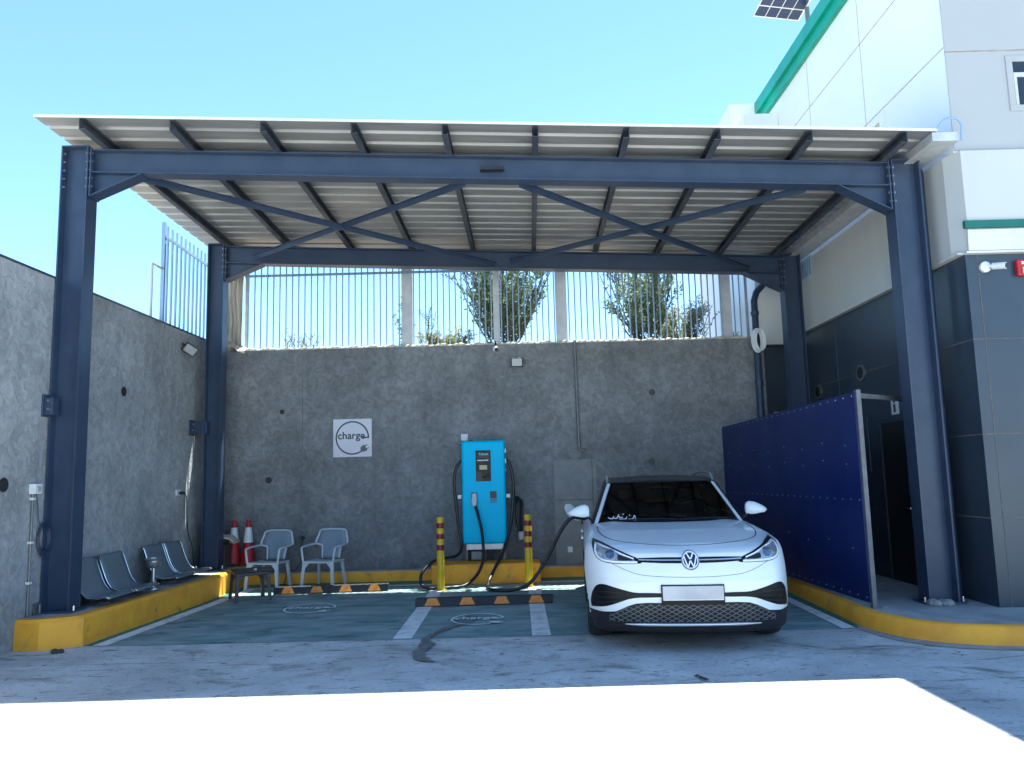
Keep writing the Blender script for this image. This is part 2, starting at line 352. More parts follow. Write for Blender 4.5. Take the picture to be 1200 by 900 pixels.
lm.poly(sheet([(-4.35, 8.03), (-4.20, 8.03), (-4.04, 10.76), (-3.99, 11.93), (-4.13, 12.06), (-4.20, 10.76)], Z2))
lm.poly(sheet([(3.24, 7.98), (3.38, 7.98), (3.41, 10.2), (3.36, 12.02), (3.24, 11.90), (3.29, 10.2)], Z2))
lm.poly(sheet([(-3.99, 11.93), (3.24, 11.90), (3.36, 12.02), (-4.13, 12.06)], Z2))
lm.poly(sheet([(-1.29, 8.0), (-1.10, 8.0), (-1.10, 11.35), (-1.28, 11.35)], Z2))
lm.poly(sheet([(.12, 8.0), (.31, 8.0), (.31, 11.5), (.13, 11.5)], Z2))
struct('bay_lines', lm, 'linew')

def charge_mark(R_, flat=True):
    """ring, lettering and plug icon in local xy, radius R_"""
    m = M(); t = .045 * R_; N = 72
    a0, a1 = radians(0), radians(312)
    ring = [((R_ - t) * cos(a0 + (a1 - a0) * i / N), (R_ - t) * sin(a0 + (a1 - a0) * i / N)) for i in range(N + 1)]
    ro = [((R_ + t) * cos(a0 + (a1 - a0) * i / N), (R_ + t) * sin(a0 + (a1 - a0) * i / N)) for i in range(N + 1)]
    m.grid([[(x, y, 0) for x, y in ring], [(x, y, 0) for x, y in ro]])
    m.poly([(.62 * R_, .055 * R_, 0), (.62 * R_, -.035 * R_, 0), (1.05 * R_, -.035 * R_, 0), (1.04 * R_, .055 * R_, 0)])
    vs, fs = textmesh('charge', .62 * R_, 0, 0)
    xs = [v.x for v in vs]; w_ = max(xs) - min(xs); s = 1.66 * R_ / w_
    for q_, (dx, dy) in enumerate(((-.014, 0), (.014, 0), (0, -.014), (0, .014), (0, 0))):
        m.add([(v.x * s - .06 * R_ + dx * R_, v.y * s * 1.0 + .13 * R_ + dy * R_, .0002 + .0002 * q_) for v in vs], fs)
    p = M(); c = V((.70 * R_, -.68 * R_, 0)); d = V((cos(radians(28)), sin(radians(28)), 0)); q = V((-d.y, d.x, 0))
    p.poly([c + d * a * R_ + q * b * R_ for a, b in ((-.2, -.05), (-.12, -.17), (.06, -.2), (.16, -.2), (.16, .2), (.06, .2), (-.12, .17), (-.2, .05))])
    for sgn in (-.1, .1):
        p.poly([c + d * a * R_ + q * (sgn + b) * R_ for a, b in ((.16, -.03), (.32, -.03), (.32, .03), (.16, .03))])
    return m, p
for nm, cx, cy, RR in (('a', -2.66, 10.0, .31), ('b', -.48, 8.97, .29)):
    m, p = charge_mark(RR); q = M()
    for s_ in (m, p): q.add([(x + cx, y * 1.15 + cy, z + .016) for x, y, z in s_.v], s_.f)
    struct('floor_logo', q, 'linew2')
# damp trail
tr = [(-.60, 9.35, .05), (-.55, 9.1, .09), (-.62, 8.75, .10), (-.77, 8.5, .07), (-.86, 8.28, .06), (-.94, 7.95, .05), (-.90, 7.65, .085), (-.95, 7.35, .07), (-.90, 7.15, .085), (-.80, 7.0, .06), (-.63, 6.95, .03)]
sm_ = smoothpath([(a, b, c) for a, b, c in tr], 6)
rng = random.Random(3)
struct('damp_trail', M().grid([[(p.x - p.z * rng.uniform(.35, 1.1), p.y, .013) for p in sm_], [(p.x + p.z * rng.uniform(.35, 1.1), p.y, .013) for p in sm_]]), 'damp')

# sidewalk and kerbs
def kerbwall(m, pts, z, tk=.14, ch=.03):
    """painted kerb along ground pts: face, chamfer, top lip"""
    P = [V((x, y, 0)) for x, y in pts]; rows = [[], [], [], []]
    for i, p in enumerate(P):
        t = (P[min(i + 1, len(P) - 1)] - P[max(i - 1, 0)]).normalized(); n = V((t.y, -t.x, 0))
        rows[0].append(p); rows[1].append(p + n * .012 + V((0, 0, z - ch))); rows[2].append(p + n * (.012 + ch) + V((0, 0, z))); rows[3].append(p + n * tk + V((0, 0, z)))
    m.grid(rows); return rows[3]
rk = [(3.54, 12.49), (3.58, 10.57), (3.52, 9.2), (3.47, 8.2), (3.49, 7.92), (3.55, 7.70), (3.64, 7.50), (3.78, 7.32), (3.96, 7.19), (4.2, 7.09), (4.5, 7.03), (5.2, 6.98), (14, 6.9)]
km = M(); inner = kerbwall(km, rk[::-1], .17, .12)
struct('right_kerb', km, 'kerb', smooth=True, angle=60)
struct('right_sidewalk', M().poly([(p.x, p.y, .168) for p in inner] + [(3.66, 12.85, .168), (5.5, 12.85, .168), (14, 12.85, .168)]), 'concrete2')
off = [(x - .16 + (.0 if y > 7.6 else .16 - .0), y - (.0 if y > 8.0 else .14)) for x, y in rk[3:]]
gm = M(); gm.grid([[(x, y, .005) for x, y in rk[3:]], [(x, y, .005) for x, y in [(3.40, 7.97), (3.40, 7.80), (3.44, 7.58), (3.52, 7.36), (3.68, 7.15), (3.90, 7.02), (4.17, 6.92), (4.48, 6.86), (5.2, 6.8), (14, 6.7)]]])
struct('gutter_strip', gm, 'gutter')
lk = [(-5.07, 7.90), (-4.80, 7.87), (-4.66, 7.93), (-4.47, 8.08), (-4.40, 9.26), (-4.30, 10.72), (-4.32, 11.6), (-4.34, 12.49)]
km = M(); inner = kerbwall(km, [(-5.2, 7.92)] + lk, .30, -.14, -.03)
# mirrored side: use explicit polygon walls instead
km = M(); n = len(lk)
rows = [[(x, y, 0) for x, y in lk], [(x - .004, y + .01, .265) for x, y in lk], [(x - .03, y + .03, .30) for x, y in lk], [(x - .14, y + .12, .30) for x, y in lk]]
rows = [[(max(x, -5.068), min(y, 12.79), z) for x, y, z in r] for r in rows]
km.grid(rows); struct('left_kerb', km, 'kerb', smooth=True, angle=25)
struct('left_plinth', M().poly([(x, y, .298) for x, y, z in rows[3]] + [(-4.30, 12.79, .298), (-5.068, 12.79, .298)]), 'concrete2')
bk = M().box(-4.345, 3.6, 12.49, 12.80, 0, .17)
bkm = M(); bkm.grid([[(-4.33, 12.487, 0), (3.54, 12.487, 0)], [(-4.33, 12.487, .15), (3.54, 12.487, .15)], [(-4.33, 12.50, .174), (3.54, 12.50, .174)], [(-4.33, 12.53, .174), (3.54, 12.53, .174)]])
struct('back_ledge', bk, 'concrete2'); struct('back_kerb', bkm, 'kerb')
rr = random.Random(11)
lg = M()
for i in range(46):
    x, y, a, s = rr.uniform(-4.5, 4.5), rr.uniform(4.4, 9.5), rr.uniform(0, 6.3), rr.uniform(.006, .02)
    lg.poly([(x + s * cos(a), y + s * sin(a), .012), (x - s * .5 * sin(a), y + s * .5 * cos(a), .016), (x - s * cos(a), y - s * sin(a), .014), (x + s * .5 * sin(a), y - s * .5 * cos(a), .012)])
for (x, y) in ((1.36, 6.3), (1.38, 6.24), (1.40, 6.2)): lg.poly([(x, y, .012), (x + .03, y + .02, .016), (x + .05, y - .06, .02), (x + .01, y - .05, .012)])
tag(part('leaf_litter', lg, 'debris'), 'scattered dry leaf scraps and grit on the concrete apron', 'leaf litter', kind='stuff')

# ------------------------------------------------------------------ walls
bw = thing('back_wall', 'grey mottled plaster retaining wall behind the charger, topped by the long fence', 'wall', (0, 12.9, 0))
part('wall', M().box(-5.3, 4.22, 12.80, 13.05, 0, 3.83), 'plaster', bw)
part('joint', M().box(-3.553, -3.547, 12.797, 12.80, .17, 3.80), 'jointd', bw)
m = M(); pts = []
for i in range(90):
    x = -4.62 + i * 8.75 / 89; pts.append((x, 12.86 + .012 * sin(i * 2.1), 3.835 + .006 * sin(i * 1.7)))
m.tube(pts, [.028 + .010 * ((i * 7) % 3) for i in range(90)], 8); part('coping', m, 'coping', bw, smooth=True)
m = M().box(.62, 1.32, 12.789, 12.80, .17, 1.86); part('cement_patch', m, 'patch', bw, bevel=.004)
m = M().box(.63, 1.25, 12.784, 12.789, 1.20, 1.212).box(1.25, 1.262, 12.784, 12.789, .17, 1.86); part('patch_joint', m, 'jointd', bw)
def hole(x, z, r):
    mt = Matrix.Rotation(pi / 2, 4, 'X')
    m = M(); m.lathe([(r * 1.0, 0), (r * 1.3, .0), (r * 1.3, .012), (r * 1.0, .012)], (x, 12.80, z), 18, 1, mt); m.lathe([(r, 0), (r, .008)], (x, 12.80, z), 18, 0, mt)
    part('pipe_hole', m, ['hole', 'black'], bw)
for x, z, r in ((2.31, 2.95, .04), (2.25, 1.8, .04), (-3.89, 2.78, .03), (-4.10, 1.65, .04)): hole(x, z, r)

lw = thing('left_wall', 'grey mottled plaster wall along the left side, behind the bench seats', 'wall', (-5.2, 8, 0))
m = M(); m.prism([(-5.30, -6, 0), (-5.07, -6, 0), (-5.07, -6, 3.90), (-5.30, -6, 3.90)], (0, 19.05, 0))
m.v = [(x, y, z + (.012 * (y - 7) if z > 1 else 0)) for x, y, z in m.v]; part('wall', m, 'plaster_lit', lw)
m = M(); m.prism([(-5.32, -6, 3.745), (-5.055, -6, 3.745), (-5.055, -6, 3.765), (-5.32, -6, 3.765)], (0, 19.05, 0)); m.v = [(x, y, z + (.012 * 19.05 if y > 0 else 0)) for x, y, z in m.v]
part('coping', m, 'steel', lw)
my = Matrix.Rotation(pi / 2, 4, 'Y')
for y, z, r in ((9.89, 2.83, .055), (7.63, 1.65, .06)):
    m = M(); m.lathe([(r, 0), (r, .006)], (-5.07, y, z), 18, 0, my); m.lathe([(r, 0), (r * 1.2, 0), (r * 1.2, .004), (r, .004)], (-5.07, y, z), 18, 1, my); part('pipe_hole', m, ['hole', 'black'], lw)

# fences
fn = thing('back_fence', 'long fence of thin blue pickets with wide grey posts on top of the back wall', 'fence', (0, 12.93, 3.83))
posts = [(-4.58, .05, .06), (-1.81, .19, .1), (-.27, .11, .06), (.85, .19, .1), (3.69, .17, .1), (4.05, .03, .05)]
for x, wd, dp in posts:
    part('post', M().box(x - wd / 2, x + wd / 2, 12.98, 12.98 + dp, 3.7, 5.32).box(x - wd * .7, x + wd * .7, 12.96, 12.98 + dp * .9, 3.83, 3.85), 'fpost', fn, bevel=.004)
for (x0, w0, _), (x1, w1, _) in zip(posts[:-1], posts[1:]):
    m = M(); a = x0 + w0 / 2 + .03; b = x1 - w1 / 2 - .03
    k = max(1, round((b - a) / .106))
    for i in range(k + 1):
        x = a + (b - a) * i / k; m.box(x - .010, x + .010, 12.91, 12.93, 3.84, 5.34)
    part('picket_panel', m, 'fence', fn)
m = M()
for z in (5.16,): m.box(-4.6, 4.06, 12.93, 12.96, z - .02, z + .02)
part('rail', m, 'fence', fn)
fl = thing('side_fence', 'short run of dark blue pickets on top of the left wall', 'fence', (-5.18, 11.9, 4.0))
m = M()
for i in range(11): y = 11.25 + i * .155; m.box(-5.19, -5.165, y - .012, y + .012, 3.98, 5.5)
part('picket_panel', m, 'fence', fl); part('post', M().box(-5.2, -5.15, 11.09, 11.14, 3.98, 5.52), 'fence', fl); part('rail', M().box(-5.165, -5.14, 11.1, 12.95, 5.28, 5.32), 'fence', fl)
m = M().tube([(-5.18, 10.78, 3.96), (-5.18, 10.78, 4.80), (-5.18, 11.08, 4.80)], .02, 8); tag(part('pipe_rail', m, 'fpost'), 'thin square-cornered pipe rail standing on the left wall beside the short fence', 'rail')
m = M().tube([(-5.17, 9.18, 3.95), (-5.17, 9.2, 4.22)], .012, 6); tag(part('iron_rod', m, 'steel'), 'short iron rod sticking up from the left wall right of the front column', 'rod')
# tarp at the corner
m = M(); rows = []
for j in range(14):
    z = 3.80 + j * .12; row = []
    for i in range(25):
        t = i / 24; row.append((-5.02 + .42 * t, 12.90 - .05 * abs(sin(t * 17 + .5 * sin(j * .9))) - .03 * sin(t * 7 + j * .3), z + .02 * sin(9 * t)))
    rows.append(row)
m.grid(rows); o = part('hanging_tarp', m, 'tarp', smooth=True); tag(o, 'beige tarpaulin hanging in folds at the far left wall corner', 'tarpaulin'); s = o.modifiers.new('s', 'SOLIDIFY'); s.thickness = .006
m = M(); rows = []; rq = random.Random(5)
for j in range(9):
    row = []
    for i in range(15):
        t = i / 14; u = j / 8; row.append((-4.98 + .46 * t, 12.70 + .28 * u, 3.98 - .20 * t + .10 * sin(pi * u) + rq.uniform(-.045, .045)))
    rows.append(row)
m.grid(rows); o = part('crumpled_cloth', m, 'tarp', smooth=True, sub=1); tag(o, 'crumpled pale cloth draped over the wall top at the left corner', 'cloth'); s = o.modifiers.new('t', 'SOLIDIFY'); s.thickness = .01
# ------------------------------------------------------------------ canopy
cz = lambda x: 5.42 - .0445 * (x + 4.75)      # top of beams
FY, RY = 8.40, 12.07
cp = thing('steel_canopy', 'large dark steel canopy with corrugated sloping roof over the charging bays', 'canopy', (-4.9, 8.4, .3))
def colm(x0, x1, y, zb, name='column'):
    m = M(); xc = (x0 + x1) / 2; zt = cz(xc) + .02
    m.ibar((xc, y, zb), (xc, y, zt), x1 - x0, .22, .016, .012, (1, 0, 0))
    m.box(x0, x1, y - .11, y + .11, zt, zt + .012)
    m.box(x0 - .05, x1 + .05, y - .15, y + .15, zb, zb + .02)
    c = part(name, m, 'steel', cp); inner = x1 if xc < 0 else x0; sg = 1 if xc < 0 else -1
    b = M()
    for k in range(5):
        z = zt - .07 - k * .098
        for yy in (-.07, .07):
            for sx in (1, -1):
                b.tube([(inner + sx * sg * .0, y + yy, z), (inner + sg * sx * .035, y + yy, z)], .013, 6)
        if xc < 0 and y < 10: b.tube([(x0 - .0, y - .07, z), (x0 + .03, y - .07, z)], .012, 6)
    pieces('bolt', b, 'bolt', c)
    b = M()
    for sx in (-1, 1):
        b.tube([(xc + sx * .2, y - .1, zb + .02), (xc + sx * .2, y - .1, zb + .07)], .012, 6)
    pieces('anchor_bolt', b, 'bolt', c)
    return c
colm(-5.055, -4.75, FY, .3); colm(-4.86, -4.60, RY, .3); colm(4.30, 4.62, FY, .17); colm(4.34, 4.62, RY, .17)
def beam(x0, x1, y, h):
    m = M(); m.ibar((x0, y, cz(x0) - h / 2), (x1, y, cz(x1) - h / 2), h, .18, .014, .010, (0, 0, 1))
    for x in (x0 + .008, x1 - .008): m.box(x - .008, x + .008, y - .1, y + .1, cz(x) - .56, cz(x) + .015)
    for xs, sg in ((x0, 1), (x1, -1)):   # haunches
        z = cz(xs) - h
        m.prism([(xs, y - .005, z), (xs + sg * .55, y - .005, z - sg * .55 * .0445), (xs, y - .005, z - .27)], (0, .01, 0))
        m.bar((xs + sg * .005, y, z - .275), (xs + sg * .58, y, z - sg * .6 * .0445), .18, .014)
    return part('beam', m, 'steel', cp)
bm1 = beam(-4.735, 4.285, FY, .275); bm2 = beam(-4.585, 4.325, RY, .285)
part('cable_box', M().box(-.32, -.05, FY - .1, FY - .02, 5.05, 5.085), 'black', bm1)
# anchor brackets to left wall
for y, z, xe in ((8.27, 2.50, -5.03), (12.0, 2.50, -4.86)):
    b = part('wall_bracket', M().box(-5.07, xe + .06, y - .06, y + .06, z - .11, z + .08).box(-5.07, -5.05, y - .1, y + .1, z - .13, z + .11), 'steel', cp, bevel=.004)
    pieces('bolt', M().tube([(-5.0, y - .1, z - .05), (-5.0, y - .06, z - .05)], .012, 6).tube([(-5.0, y - .1, z + .04), (-5.0, y - .06, z + .04)], .012, 6), 'bolt', b)
part('base_bracket', M().box(-5.06, -4.99, 8.18, 8.29, .30, .312).box(-5.06, -5.048, 8.18, 8.29, .30, .42).tube([(-5.02, 8.23, .31), (-5.02, 8.23, .40)], .012, 6), 'galv', cp)
# purlins: C channels along depth, resting on the beams
Y0, Y1 = 7.80, 12.95
for k in range(10):
    xf = -4.56 + .972 * k; xr = -4.60 + 1.0 * k
    if k == 9: xf, xr = 4.22, 4.30
    zz = cz((xf + xr) / 2) + .004; h = .122; t = .006
    P0 = V((xf, Y0 + .01, zz)); P1 = V((xr, Y1 + (.16 if k % 2 else .03), zz))
    sg = 1 if k < 5 else -1
    prof = [(-.03, 0), (.035, 0), (.035, .018), (.029, .018), (.029, t), (-.024, t), (-.024, h - t), (.029, h - t), (.029, h - .018), (.035, h - .018), (.035, h), (-.03, h)]
    m = M(); m.prism([P0 + V((sg * a, 0, b)) for a, b in prof], P1 - P0); part('purlin', m, ['purlin'] if 1 else 'steel', cp)
# bracing
for (x0, x1, a) in ((-4.25, -.25, 1), (-4.12, -.5, -1), (.12, 3.80, 1), (0.0, 3.40, -1)):
    if a == 1: p0, p1 = (x0, FY + .085, cz(x0) - .235), (x1, RY - .09, cz(x1) - .20)
    else: p0, p1 = (x0, RY - .09, cz(x0) - .15), (x1, FY + .085, cz(x1) - .235)
    m = M(); m.bar(p0, p1, .07, .008); m.bar(V(p0) + V((0, 0, -.035)), V(p1) + V((0, 0, -.035)), .008, .07); part('brace', m, 'steel', cp)
# roof sheet
m = M(); ys = []; pit = .2; y = Y0; pit = .27
while y < Y1 + .01:
    for dy, dz in ((0, 0), (.195, 0), (.215, .028), (.25, .028)): ys.append((y + dy, dz))
    y += pit
ys = [q for q in ys if q[0] <= Y1]
xa, xb = -5.07, 4.56; sz = lambda x: cz(x) + .128
rows_b = [[(x, yy, sz(x) + dz) for yy, dz in ys] for x in (xa, -2.7, 0, 2.4, xb)]
rows_b = [[(x, yy + .22 * (-x / 5) * (yy - Y0) / (Y1 - Y0), z) for x, yy, z in r] for r in rows_b]
m.grid(rows_b)
o = part('roof_sheet', m, 'sheet', cp); s = o.modifiers.new('s', 'SOLIDIFY'); s.thickness = .012; s.offset = 1
part('eave_lit_edge', M().prism([(xa, Y0 - .012, sz(xa) - .004), (xa, Y0 - .002, sz(xa) - .004), (xa, Y0 - .002, sz(xa) + .024), (xa, Y0 - .012, sz(xa) + .024)], (xb - xa, 0, -.0445 * (xb - xa))), 'white', cp)  # white strip paints in the sunlit edge of the roof sheet
m = M(); m.box(4.50, 4.78, Y0, Y1, 5.02, 5.032).box(4.50, 4.512, Y0, Y1, 5.032, 5.118).box(4.768, 4.78, Y0, Y1, 5.032, 5.12).box(4.50, 4.78, Y0 - .01, Y0, 5.02, 5.116)
part('roof_gutter', m, 'gutterm', cp)
part('downpipe', M().tube([(4.72, 8.5, 4.98), (4.72, 8.5, .2)], .04, 12), 'steel', cp, smooth=True)
m = M().tube(smoothpath([(4.56, 7.8, 5.14), (4.60, 7.75, 5.22), (4.70, 7.74, 5.25), (4.795, 7.76, 5.20), (4.80, 7.78, 5.02)], 6), .012, 8)
tag(part('blue_hose', m, 'fence', smooth=True), 'blue hose bent over the end of the canopy roof gutter', 'hose')

# ------------------------------------------------------------------ building
BX, BY = 4.85, 8.0
bd = thing('building', 'white panelled building with charcoal lower walls and green roof trim at right', 'building', (4.85, 8.0, .17))
m = M(); m.box(BX, 14, BY, 13.9, 0, 3.84)
for z in (2.92, 1.92, 1.06):
    m.box(BX + .0, 14, BY - .004, BY, z - .006, z + .006, 1); m.box(BX - .004, BX, BY, 13.8, z - .006, z + .006, 1)
m.box(4.97, 4.978, BY - .003, BY, .17, 3.84, 1); m.box(7.2, 7.208, BY - .003, BY, .17, 3.84, 1)
for y in (9.2, 11.4): m.box(BX - .003, BX, y, y + .008, 2.2, 3.84, 1)
part('lower_wall', m, ['darkclad', 'jointd'], bd)
m = M(); m.box(BX, 14, BY + .02, 13.9, 3.84, 8.3)
j = M()
for z in (6.2, 7.36): m.box(BX - .003, BX, BY + .02, 13.88, z - .007, z + .007, 1)
m.box(BX, 14, BY + .017, BY + .02, 6.13, 6.145, 1)
for y in (9.9, 11.7): m.box(BX - .003, BX, y, y + .010, 5.0, 8.2, 1)
m.box(7.4, 7.41, BY + .017, BY + .02, 5, 8.2, 1)
part('upper_wall', m, ['whiteclad', 'joint'], bd)
# front elevation panels, white cladding with the shade of this face in its colour
part('front_panels', M().box(BX + .002, 14, BY + .005, BY + .017, 5.0, 6.128).box(BX + .002, 14, BY + .005, BY + .017, 6.147, 8.2), 'whiteclad_shade', bd)
m = M(); m.prism([(BX - .06, 13.88, 3.86), (BX - .06, BY + .15, 3.86), (BX + .02, BY - .06, 3.86), (14, BY - .06, 3.86), (14, BY + .02, 3.86), (BX, BY + .02, 3.86), (BX, 13.88, 3.86)], (0, 0, 1.11))
part('storey_band', m, 'whiteclad3', bd)
part('band_ledge', M().box(BX - .08, BX, BY - .0, 13.88, 3.838, 3.858).box(BX - .02, 14, BY - .07, BY, 3.832, 3.856), 'soffit', bd)
part('green_stripe', M().box(BX - .03, 14, BY - .10, BY - .061, 4.10, 4.18), 'greend', bd)
part('soffit_trim', M().prism([(BX, BY - .062, 3.86), (BX, BY - .075, 3.86), (BX, BY - .09, 4.08), (BX, BY - .062, 4.08)], (9, 0, 0)), 'soffit', bd)
m = M(); m.box(BX - .08, BX + .02, BY - .55, 13.9, 8.16, 8.32).box(BX - .14, BX + .05, BY - .62, 13.9, 8.32, 8.54).box(BX - .08, 14, BY - .55, BY, 8.16, 8.50)  # front overhang is out of view, lengthened to stretch the building's ground shadow
part('roof_trim', m, 'greentrim', bd); part('roof', M().box(BX + .05, 14, BY, 13.9, 8.3, 8.4), 'concrete2', bd)
# front window
wf = part('window', M().box(5.50, 6.75, BY - .01, BY + .03, 5.43, 5.50).box(5.50, 6.75, BY - .01, BY + .03, 6.0, 6.07).box(5.50, 5.57, BY - .01, BY + .03, 5.5, 6.0).box(6.63, 6.75, BY - .01, BY + .03, 5.5, 6.0), 'whiteclad_shade', bd, bevel=.004)
part('pane', M().box(5.57, 6.63, BY + .0, BY + .012, 5.50, 6.0), 'glassd', wf); part('sash', M().box(5.57, 6.63, BY - .012, BY, 5.82, 5.87).box(6.08, 6.11, BY - .012, BY, 5.5, 5.82).box(5.57, 5.60, BY - .012, BY, 5.5, 5.82), 'fpost', wf)
wf = part('window', M().box(BX - .03, BX, 9.40, 10.4, 6.05, 6.15).box(BX - .03, BX, 9.40, 9.5, 5.2, 6.05).box(BX - .03, BX, 10.3, 10.4, 5.2, 6.05), 'whiteclad', bd)
part('pane', M().box(BX - .012, BX - .004, 9.5, 10.3, 5.2, 6.05), 'cream', wf)
m = M()
for i in range(6): m.box(BX - .075, BX - .062, 11.95 + i * .09, 11.99 + i * .09, 4.70, 5.0)
part('louvre', m, 'fence', bd)
for y, z in ((10.62, 2.92), (12.15, 2.82)):
    m = M(); m.lathe([(.085, 0), (.115, 0), (.115, .03), (.085, .03)], (BX - .0, y, z), 24, 0, Matrix.Rotation(-pi / 2, 4, 'Y')); m.lathe([(.085, 0), (.085, .033)], (BX, y, z), 24, 1, Matrix.Rotation(-pi / 2, 4, 'Y')); part('vent_ring', m, ['galv', 'hole'], bd)
dr = part('door', M().box(BX - .012, BX, 9.42, 10.18, .17, 2.18), 'black', bd)
part('door_frame', M().box(BX - .03, BX, 9.36, 9.42, .17, 2.24).box(BX - .03, BX, 10.18, 10.24, .17, 2.24).box(BX - .03, BX, 9.42, 10.18, 2.18, 2.24), 'darkclad', dr)
part('handle', M().tube([(BX - .05, 9.5, 1.1), (BX - .05, 9.62, 1.1)], .01, 8).tube([(BX - .05, 9.5, 1.1), (BX - .012, 9.5, 1.1)], .01, 8), 'chrome', dr)
part('hatch', M().box(BX - .02, BX, 10.55, 11.1, 1.55, 2.3), 'darkclad', bd, bevel=.004)
ws_ = thing('toilet_sign', 'small white plate with a standing figure above the dark side door', 'sign', (BX - .01, 9.77, 2.36))
part('plate', M().box(BX - .012, BX - .002, 9.68, 9.86, 2.27, 2.47), 'white', ws_)
part('figure', M().box(BX - .016, BX - .012, 9.745, 9.795, 2.30, 2.40).lathe([(.02, 0), (.02, .004)], (BX - .012, 9.77, 2.43), 14, None, Matrix.Rotation(-pi / 2, 4, 'Y')), 'signink', ws_)
tw = thing('rear_wing', 'tall narrow white and charcoal wing of the building behind the wall corner', 'building wing', (4.6, 13.3, 0))
part('lower_wall', M().box(4.24, 4.845, 13.10, 13.9, 0, 3.76), 'darkclad', tw); part('upper_wall', M().box(4.24, 4.845, 13.10, 13.9, 3.76, 7.95).box(4.24, 8, 13.92, 17, 3.7, 8.55), 'whiteclad', tw)

# pipes at rear right
m = M().tube([(4.08, 12.70, .2), (4.08, 12.70, 4.45), (4.14, 12.74, 4.6), (4.3, 12.9, 4.75)], .055, 14).lathe([(.068, 0), (.068, .1)], (4.08, 12.70, 3.0), 14).lathe([(.068, 0), (.068, .06)], (4.08, 12.70, 4.2), 14)
tag(part('drainpipe', m, 'steel', smooth=True), 'dark vertical drainpipe at the right end of the back wall', 'pipe')
m = M()
for i in range(7):
    a = i * .35; r = .13 + .018 * sin(a * 3); pts = [(4.05 + .6 * r * cos(t) + .008 * i - .02, 12.55 - .015 * i, 3.74 + 1.35 * r * sin(t)) for t in [k * pi / 12 + a for k in range(25)]]
    m.tube(pts, .012, 6, cap=False)
tag(part('hose_coil', m, 'white', smooth=True), 'coiled white hose hung on the drainpipe at the end of the back wall', 'hose')

# solar panel
sp = thing('solar_panel', 'tilted framed solar panels above the roof at the top edge', 'solar panel', (6.6, 16.3, 8.5))
mt = Matrix.Translation((6.28, 16.2, 12.1)) @ Matrix.Scale(.72, 4) @ Matrix.Rotation(radians(12), 4, 'Z') @ Matrix.Rotation(radians(70), 4, 'X')
m = M(); m.box(-.72, .9, -.02, .02, -.6, .6, 0, mt); part('frame', m, 'gutterm', sp)
m = M()
for i in range(4):
    for jj in range(3): m.box(-.69 + i * .39, -.69 + i * .39 + .36, -.026, -.021, -.56 + jj * .38, -.56 + jj * .38 + .34, 0, mt); m.box(-.69 + i * .39, -.69 + i * .39 + .36, .021, .026, -.56 + jj * .38, -.56 + jj * .38 + .34, 0, mt)
part('cells', m, 'pv', sp); part('mast', M().tube([(6.86, 16.3, 8.5), (6.86, 16.3, 12.0)], .05, 10), 'galv', sp)

# small fittings on the building corner
cc = thing('bullet_camera', 'white bullet security camera on the charcoal front wall at right', 'security camera', (5.09, 7.98, 3.70))
part('mount', M().lathe([(.058, 0), (.058, .03), (.03, .05)], (5.04, 8.0, 3.69), 20, None, Matrix.Rotation(pi / 2, 4, 'X')), 'white', cc, smooth=True)
m = M(); m.tube([(5.09, 7.94, 3.685), (5.17, 7.84, 3.665)], .036, 14); m.tube([(5.04, 7.97, 3.69), (5.10, 7.93, 3.69)], .018, 8); part('camera_body', m, 'white', cc, smooth=True)
part('lens', M().tube([(5.17, 7.84, 3.665), (5.174, 7.835, 3.664)], .028, 14), 'black', cc)
al = thing('fire_alarm', 'red fire alarm box with pale lamp on the charcoal wall at the right edge', 'alarm', (5.45, 7.97, 3.65))
part('housing', M().box(5.355, 5.56, 7.94, 8.0, 3.58, 3.755), 'alarm', al, bevel=.015); part('lamp', M().box(5.40, 5.50, 7.925, 7.94, 3.60, 3.67), 'cream', al, bevel=.006); part('label', M().box(5.40, 5.50, 7.935, 7.94, 3.70, 3.73), 'white', al)

# ------------------------------------------------------------------ blue screen
bs = thing('blue_screen', 'tall navy blue sheet screen along the right kerb beside the white car', 'screen fence', (3.62, 8.13, .17))
A = V((3.615, 8.15, 0)); B = V((3.43, 12.75, 0)); D = (B - A)
m = M(); m.prism([A + V((0, 0, .22)), B + V((0, 0, .22)), B + V((0, 0, 2.33)), A + V((0, 0, 2.41))], (.012, 0, 0)); part('panel', m, 'blue', bs)
m = M()
for i in range(24):
    p = A + D * (i + .3) / 24; 
    for z in (2.37 - .08 * i / 24, 1.27, .27): m.lathe([(.009, 0), (.006, .004)], (p.x, p.y, z), 8, None, Matrix.Rotation(-pi / 2, 4, 'Y'))
for i in range(8):
    p = A + D * (i + .5) / 8
    for z in (1.85, 1.65, .75): m.lathe([(.009, 0), (.006, .004)], (p.x, p.y, z + .05 * (i % 2)), 8, None, Matrix.Rotation(-pi / 2, 4, 'Y'))
pieces('screw', m, 'bolt', bs)
for t in (0, .5, .99):
    p = A + D * t; part('post', M().box(p.x + .014, p.x + .06, p.y - .03, p.y + .03, .17, 2.43 - .08 * t), 'greysteel', bs)
part('crossbar', M().bar((3.66, 8.17, 2.37), (4.84, 9.25, 2.40), .04, .05), 'greysteel', bs)
def rubble(name, c, s, label, seed, cat='rubble', mat='stone'):
    q = random.Random(seed); m = M()
    for i in range(5):
        b = bmesh.new(); bmesh.ops.create_icosphere(b, subdivisions=2, radius=s * q.uniform(.4, .8)); o = V(c) + V((q.uniform(-1, 1) * s, q.uniform(-.7, .7) * s, 0))
        m.add([(v.co.x * (1 + q.uniform(-.15, .15)) + o.x, v.co.y * (1 + q.uniform(-.15, .15)) + o.y, max(0, v.co.z * .8 + s * .2) + o.z) for v in b.verts], [tuple(v.index for v in f.verts) for f in b.faces]); b.free()
    return tag(part(name, m, mat), label, cat)
